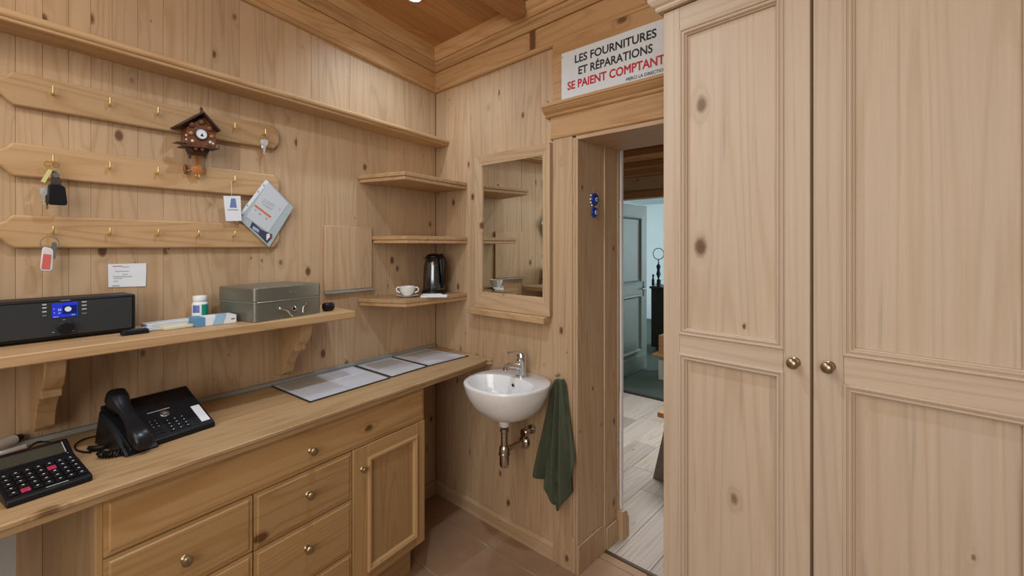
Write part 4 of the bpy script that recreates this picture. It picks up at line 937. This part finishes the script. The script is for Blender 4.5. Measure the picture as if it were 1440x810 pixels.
part('tail_pipe', MB().lathe([(.020, .648), (.020, .634), (.016, .630), (.016, .565)], (tx, ty, 0), 'z', 24), BR, tr, smooth=35)
part('trap_cup', MB().lathe([(.008, .466), (.018, .470), (.0225, .48), (.0225, .522), (.027, .526), (.027, .534), (.0245, .537), (.024, .558), (.019, .568)], (tx, ty, 0), 'z', 24), BR, tr, smooth=35)
part('wall_pipe', MB().tube([(tx - .006, ty + .018, .540), (tx - .03, ty + .11, .525), (.718, -.005, .512)], .0145, 16), BR, tr, smooth=50)
part('rosette', MB().lathe([(.036, -.002), (.036, -.006), (.028, -.018), (.018, -.024)], (.718, 0, .512), 'y', 28), BR, tr, smooth=40)
VX, VZ = .765, .588
av = thing('angle_valve', 'small chrome angle valve on the wall under the basin', 'valve', B, (VX, -.02, VZ))
part('rosette', MB().lathe([(.024, -.002), (.022, -.008), (.012, -.012)], (VX, 0, VZ), 'y', 22), BR, av, smooth=40)
part('body', MB().tube([(VX, -.005, VZ), (VX, -.05, VZ)], .010, 14), BR, av, smooth=50)
part('wheel', MB().lathe([(.019, -.050), (.021, -.054), (.021, -.068), (.017, -.072)], (VX, 0, VZ), 'y', 22), BR, av, smooth=35)
part('hose', MB().tube(smoothp([(VX, -.045, VZ + .007), (VX - .004, -.055, VZ + .03), (VX - .010, -.062, VZ + .06), (VX - .012, -.066, VZ + .08), (VX - .013, -.07, VZ + .09)]), .005, 8), BR, av, smooth=60)

# ================================================================ TOWEL
GT = plain('green_terry', (.062, .074, .042), .95, noise=.35, nscale=300, bump=.5)
hkx, hkz = P(B, 784, 531, .03)
solo('towel_hook', MB().tube([(hkx, -.0215, hkz + .012), (hkx, -.040, hkz + .008), (hkx, -.045, hkz + .014)], .003, 8).lathe([(.007, -.0215), (.007, -.024)], (hkx, 0, hkz + .012), 'y', 12), BRS, B, (hkx, -.03, hkz), 'small brass hook on the door surround holding the green towel', 'hook', smooth=50)
def tedge(v, side):
    L = [(0, 779, 534), (.06, 776, 541), (.2, 771.5, 565), (.45, 765, 605), (.75, 757, 646), (1.0, 754.5, 664)]
    Rr = [(0, 790, 534), (.06, 794, 541), (.2, 797, 566), (.5, 803, 604), (.8, 808.5, 634), (1.0, 811, 649)]
    T = L if side == 0 else Rr
    for i in range(len(T) - 1):
        if T[i][0] <= v <= T[i+1][0]:
            f_ = (v - T[i][0]) / (T[i+1][0] - T[i][0]); return (T[i][1] + (T[i+1][1] - T[i][1]) * f_, T[i][2] + (T[i+1][2] - T[i][2]) * f_)
bot = [(0, 754.5, 664), (.14, 763, 674), (.30, 773, 684), (.40, 776, 698), (.56, 786, 717), (.62, 790, 714), (.78, 799, 700), (.88, 805, 689), (.93, 807, 665), (1.0, 811, 649)]
def tb_(u):
    for i in range(len(bot) - 1):
        if bot[i][0] <= u <= bot[i+1][0]:
            f_ = (u - bot[i][0]) / (bot[i+1][0] - bot[i][0]); return (bot[i][1] + (bot[i+1][1] - bot[i][1]) * f_, bot[i][2] + (bot[i+1][2] - bot[i][2]) * f_)
NU, NV = 48, 44; V_ = []; 
for j in range(NV + 1):
    v = j / NV; row = []
    for i in range(NU + 1):
        u = i / NU
        l, r_ = tedge(v, 0), tedge(v, 1); bb_ = tb_(u)
        x = l[0] * (1 - u) + r_[0] * u; lin = tedge(1, 0)[1] * (1 - u) + tedge(1, 1)[1] * u
        y = l[1] * (1 - u) + r_[1] * u + (bb_[1] - lin) * v ** 1.3
        x += (bb_[0] - (tedge(1, 0)[0] * (1 - u) + tedge(1, 1)[0] * u)) * v ** 2
        amp = .009 + .013 * v
        fold = amp * (2.2 * abs(math.sin(u * PI * 3.1 + .5 + v * .9)) ** .8 + .45 * math.sin(u * 2 * PI * 4.6 + 2.1 - v * 2.0) - 1.0) + .012 * (1 - abs(2 * u - 1)) 
        w = .034 + .014 * v + fold
        if u > .80: w -= .010 * v * (u - .8) / .2
        q = P(B, x, y, .045); row.append((q[0], -max(w, .026), q[1]))
    V_.append(row)
tv = [p for r_ in V_ for p in r_]; n1 = len(tv); fs = []
for j in range(NV):
    for i in range(NU): a_ = j*(NU+1)+i; fs.append((a_, a_+1, a_+NU+2, a_+NU+1))
tm = MB().add(tv, fs)
tow = solo('hand_towel', tm, GT, B, (hkx, -.045, hkz), 'dark green hand towel hanging beside the washbasin', 'towel', smooth=80)
sm = tow.modifiers.new('solid', 'SOLIDIFY'); sm.thickness = .0035; sm.offset = 1.0

# ================================================================ EVIL-EYE CHARM on the reveal
rev = Frame((1.0475, 0), PI/2)      # x runs into the depth of the doorway, -y towards +x
def Pr(px, py, w=0): return P(rev, px, py, w)
BLU = plain('cobalt_glass', (.006, .03, .25), .15, coat=.5)
q0 = Pr(833.5, 268); q1 = Pr(834, 281); q2_ = Pr(833.5, 299)
ch = thing('evil_eye_charm', 'blue glass eye charm hanging on the pine door reveal', 'charm', rev, (q1[0], -.01, q2_[1] - .03))
part('cord', MB().tube([(q0[0], -.004, q0[1] + .012), (q1[0], -.006, q1[1] + .02)], .0014, 6), plain('charm_thread', (.30, .33, .45), .5), ch)
part('bead', MB().ball((q1[0], -.011, q1[1]), .032, 20, 10, (1, .3, 1)), BLU, ch, smooth=60)
part('bead', MB().ball((q2_[0], -.011, q2_[1]), .027, 20, 10, (1, .35, 1)), BLU, ch, smooth=60)
for q_ in (q1, q2_):
    part('eye', MB().lathe([(.011, -.0185), (.010, -.0212)], (q_[0], 0, q_[1]), 'y', 18), PAP, ch)
    part('pupil', MB().lathe([(.005, -.0213), (.0045, -.0222)], (q_[0], 0, q_[1]), 'y', 14), BLU, ch)
for a in (150, 180, 205, 230, -20, -45, -70):
    a = math.radians(a); part('pearl', MB().ball((q1[0] + .036 * math.cos(a), -.008, q1[1] + .036 * math.sin(a)), .0048, 8, 6), PAP, ch, smooth=60)

# ================================================================ SIGN
sx0, sx1, sz0, sz1 = .971, 1.500, 2.162, 2.395
sy_ = -.0345
sg = thing('enamel_sign', 'white sign with black and red French lettering above the doorway', 'sign', B, ((sx0 + sx1)/2, sy_, sz0))
part('plate', MB().box(sx0, sx1, sy_ - .003, sy_ - .0005, sz0, sz1), plain('sign_white', (.70, .74, .78), .35), sg, .001)
ty_ = sy_ - .0034
TB = plain('sign_black', (.015, .02, .035), .4); TR = plain('sign_red', (.52, .012, .02), .4)
def line(txt, m_, xl, xr, z, hgt, bold):
    o = text_part('lettering', txt, m_, sg, 0, ty_, 0, 1.0, 1.0, bold=0)
    me = o.data; ox = [v.co.x for v in me.vertices]; oz = [v.co.z for v in me.vertices]
    # measure again with true size
    bpy.data.objects.remove(o); size = hgt / .729
    o = text_part('lettering', txt, m_, sg, 0, ty_, 0, size, 1.0, bold=bold)
    me = o.data; ox = [v.co.x for v in me.vertices]; a_, b_ = min(ox), max(ox); k = (xr - xl) / (b_ - a_); og = ORG[sg.name]
    for v in me.vertices: v.co.x = (v.co.x - a_) * k + xl - og[0]; v.co.z += z
    return o
L0 = P(B, 808, 91, .04); L1 = P(B, 922, 52, .04)
line('LES FOURNITURES', TB, P(B, 808, 80, .04)[0], P(B, 923, 80, .04)[0], 2.332, .036, .0012)
line('ET RÉPARATIONS', TB, P(B, 813, 80, .04)[0], P(B, 917.5, 80, .04)[0], 2.276, .036, .0012)
line('SE PAIENT COMPTANT', TR, P(B, 797.5, 80, .04)[0], P(B, 934.5, 80, .04)[0], 2.219, .037, .0014)
line('MERCI LA DIRECTION', TB, P(B, 880, 80, .04)[0], P(B, 937, 80, .04)[0], 2.188, .0135, .0004)
for px, py in ((791, 81), (791, 143), (833, 138)): q = P(B, px, py, .038); part('screw', MB().lathe([(.0025, ty_ + .0002), (.002, ty_ - .001)], (q[0], 0, q[1]), 'y', 10), BLK, sg)

# ================================================================ WARDROBE
wz0, wz1 = 0.0, P(Wf, 932, 19)[1]
wr = thing('wardrobe', 'tall pale pine wardrobe with two panelled doors at the right', 'wardrobe', Wf, (.5, .2, 0))
def PW(px, py, w=0): return P(Wf, px, py, w)
xL = PW(933, 300)[0]; xs1 = PW(1139, 300)[0]; xs2 = PW(1143.5, 300)[0]; xR = xs2 + .52
WDp = .35
part('carcass', MB().box(xL + .003, xR + .02, .0305, WDp, .0, wz1 + .0), wd('z', 'x'), wr, .002)
part('plinth', MB().box(xL + .001, xR + .021, .006, .030, 0, .10), wd('x', 'y'), wr, .002)
def wdoor(x0, x1, pxl, pxr, zin_top, rail_lo, rail_hi, bottom, knob, label):
    """panel opening between x pxl..pxr; upper panel rail_hi..zin_top, lower panel bottom..rail_lo"""
    d = part('door', MB().box(x0, x1, .0204, .030, .105, wz1 - .002), wd(), wr, .001, label=label)
    part('stile', MB().box(x0, pxl, 0, .020, .105, wz1 - .002), wd(), d, .0018)
    part('stile', MB().box(pxr, x1, 0, .020, .105, wz1 - .002), wd(), d, .0018)
    for a_, b_ in ((zin_top, wz1 - .002), (rail_lo, rail_hi), (.105, bottom)):
        part('rail', MB().box(pxl + .0003, pxr - .0003, .0002, .020, a_, b_), wd('x', 'y'), d, .001)
    for a_, b_ in ((rail_hi, zin_top), (bottom, rail_lo)):
        pm = [(-.002, 0), (-.001, .004), (.002, .0058), (.0055, .0045), (.007, .0), (.0085, -.0005), (.0105, .003), (.0135, .0035), (.016, .0005), (.017, -.005), (.0195, -.006), (.0205, -.017)]
        part('panel_moulding', MB().mould(pxl, pxr, a_, b_, pm, 0), md(WARD, 'wardrobe_moulding'), d, smooth=25)
        part('panel', MB().box(pxl + .018, pxr - .018, .0145, .0203, a_ + .018, b_ - .018), wd(), d)
    q = PW(*knob, .02)
    part('knob', MB().lathe([(.0125, 0), (.0125, -.002), (.0105, -.004), (.0065, -.006), (.0065, -.014), (.0105, -.018), (.0138, -.022), (.0142, -.026), (.012, -.031), (.006, -.034), (.001, -.0345)], (q[0], 0, q[1]), 'y', 28), BRS, d, smooth=40)
    return d
pl1, pr1 = PW(955.5, 300)[0], PW(1101.5, 300)[0]
pl2 = PW(1186.5, 300)[0]; pr2 = PW(1438.5, 300)[0] + .020
rh = (PW(957, 468.8)[1] + PW(1101, 491.9)[1]) / 2; rl = (PW(957, 497.2)[1] + PW(1101, 522.4)[1]) / 2
tt = (PW(954.2, 38.5)[1] + PW(1087, 0)[1]) / 2
print('wardrobe', xL, xs1, xs2, pl1, pr1, pl2, pr2, rh, rl, tt, wz1)
wdoor(xL, xs1, pl1, pr1, tt, rl, rh, .22, (1115, 511), 'left wardrobe door')
wdoor(xs2, xR, pl2, pr2, tt, rl - .004, rh + .006, .22, (1164, 517), 'right wardrobe door')
# wardrobe cornice with a mitred return
cpw = [(.0, 0), (.014, 0), (.018, .006), (.018, .013), (.026, .018), (.034, .030), (.036, .040), (.044, .043), (.044, .058), (0, .058)]
R = []
for w, dz in cpw:
    R.append([(xL - w, WDp - .03, wz1 + .001 + dz), (xL - w, -w + .0, wz1 + .001 + dz), (xR + .02, -w, wz1 + .001 + dz)])
mbc = MB(); n = len(R)
for seg in (0, 1): mbc.rings([[r_[seg] for r_ in R], [r_[seg + 1] for r_ in R]], cap0=(seg == 0), cap1=(seg == 1))
part('cornice', mbc, wd('x', 'y'), wr, smooth=20)
part('top', MB().box(xL + .001, xR + .02, .001, WDp - .001, wz1 + .0012, wz1 + .02), wd('x', 'z'), wr)

# ================================================================ CEILING DOWNLIGHT
def ceil_hit(px, py):
    r = ray(px, py); t = 1.0
    for _ in range(60):
        x, y, z = CX + r[0]*t, CY + r[1]*t, CH + r[2]*t; t += (ceil_z(x, y) - z) / (r[2] + .085 * r[1] - .02 * r[0])
    return (CX + r[0]*t, CY + r[1]*t)
lx, ly = ceil_hit(583, -4); lz = ceil_z(lx, ly)
print('lamp', lx, ly, lz)
EM = plain('lamp_glow', (1, 1, 1), .5, emis=(.85, .93, 1.0), es=14.0)
def downlight(x, y, label, power=22):
    z = ceil_z(x, y)
    o = thing('downlight', label, 'ceiling light', B, (x, y, z), group='recessed downlights')
    part('trim_ring', MB().torus((x, y, z - .003), .036, .005, 'z', 32, 8), CHR, o, smooth=60)
    part('lamp', MB().lathe([(.030, z - .0045), (.028, z - .002)], (x, y, 0), 'z', 28), EM, o)
    spot('downlight_beam', (x, y, z - .03), (x, y, 0), power, (.68, .84, 1.0), 140, 1.0, .03)
downlight(lx, ly, 'recessed downlight glowing near the ceiling corner')

downlight(1.12, -1.05, 'recessed downlight in the middle of the ceiling, just above the view', 44)
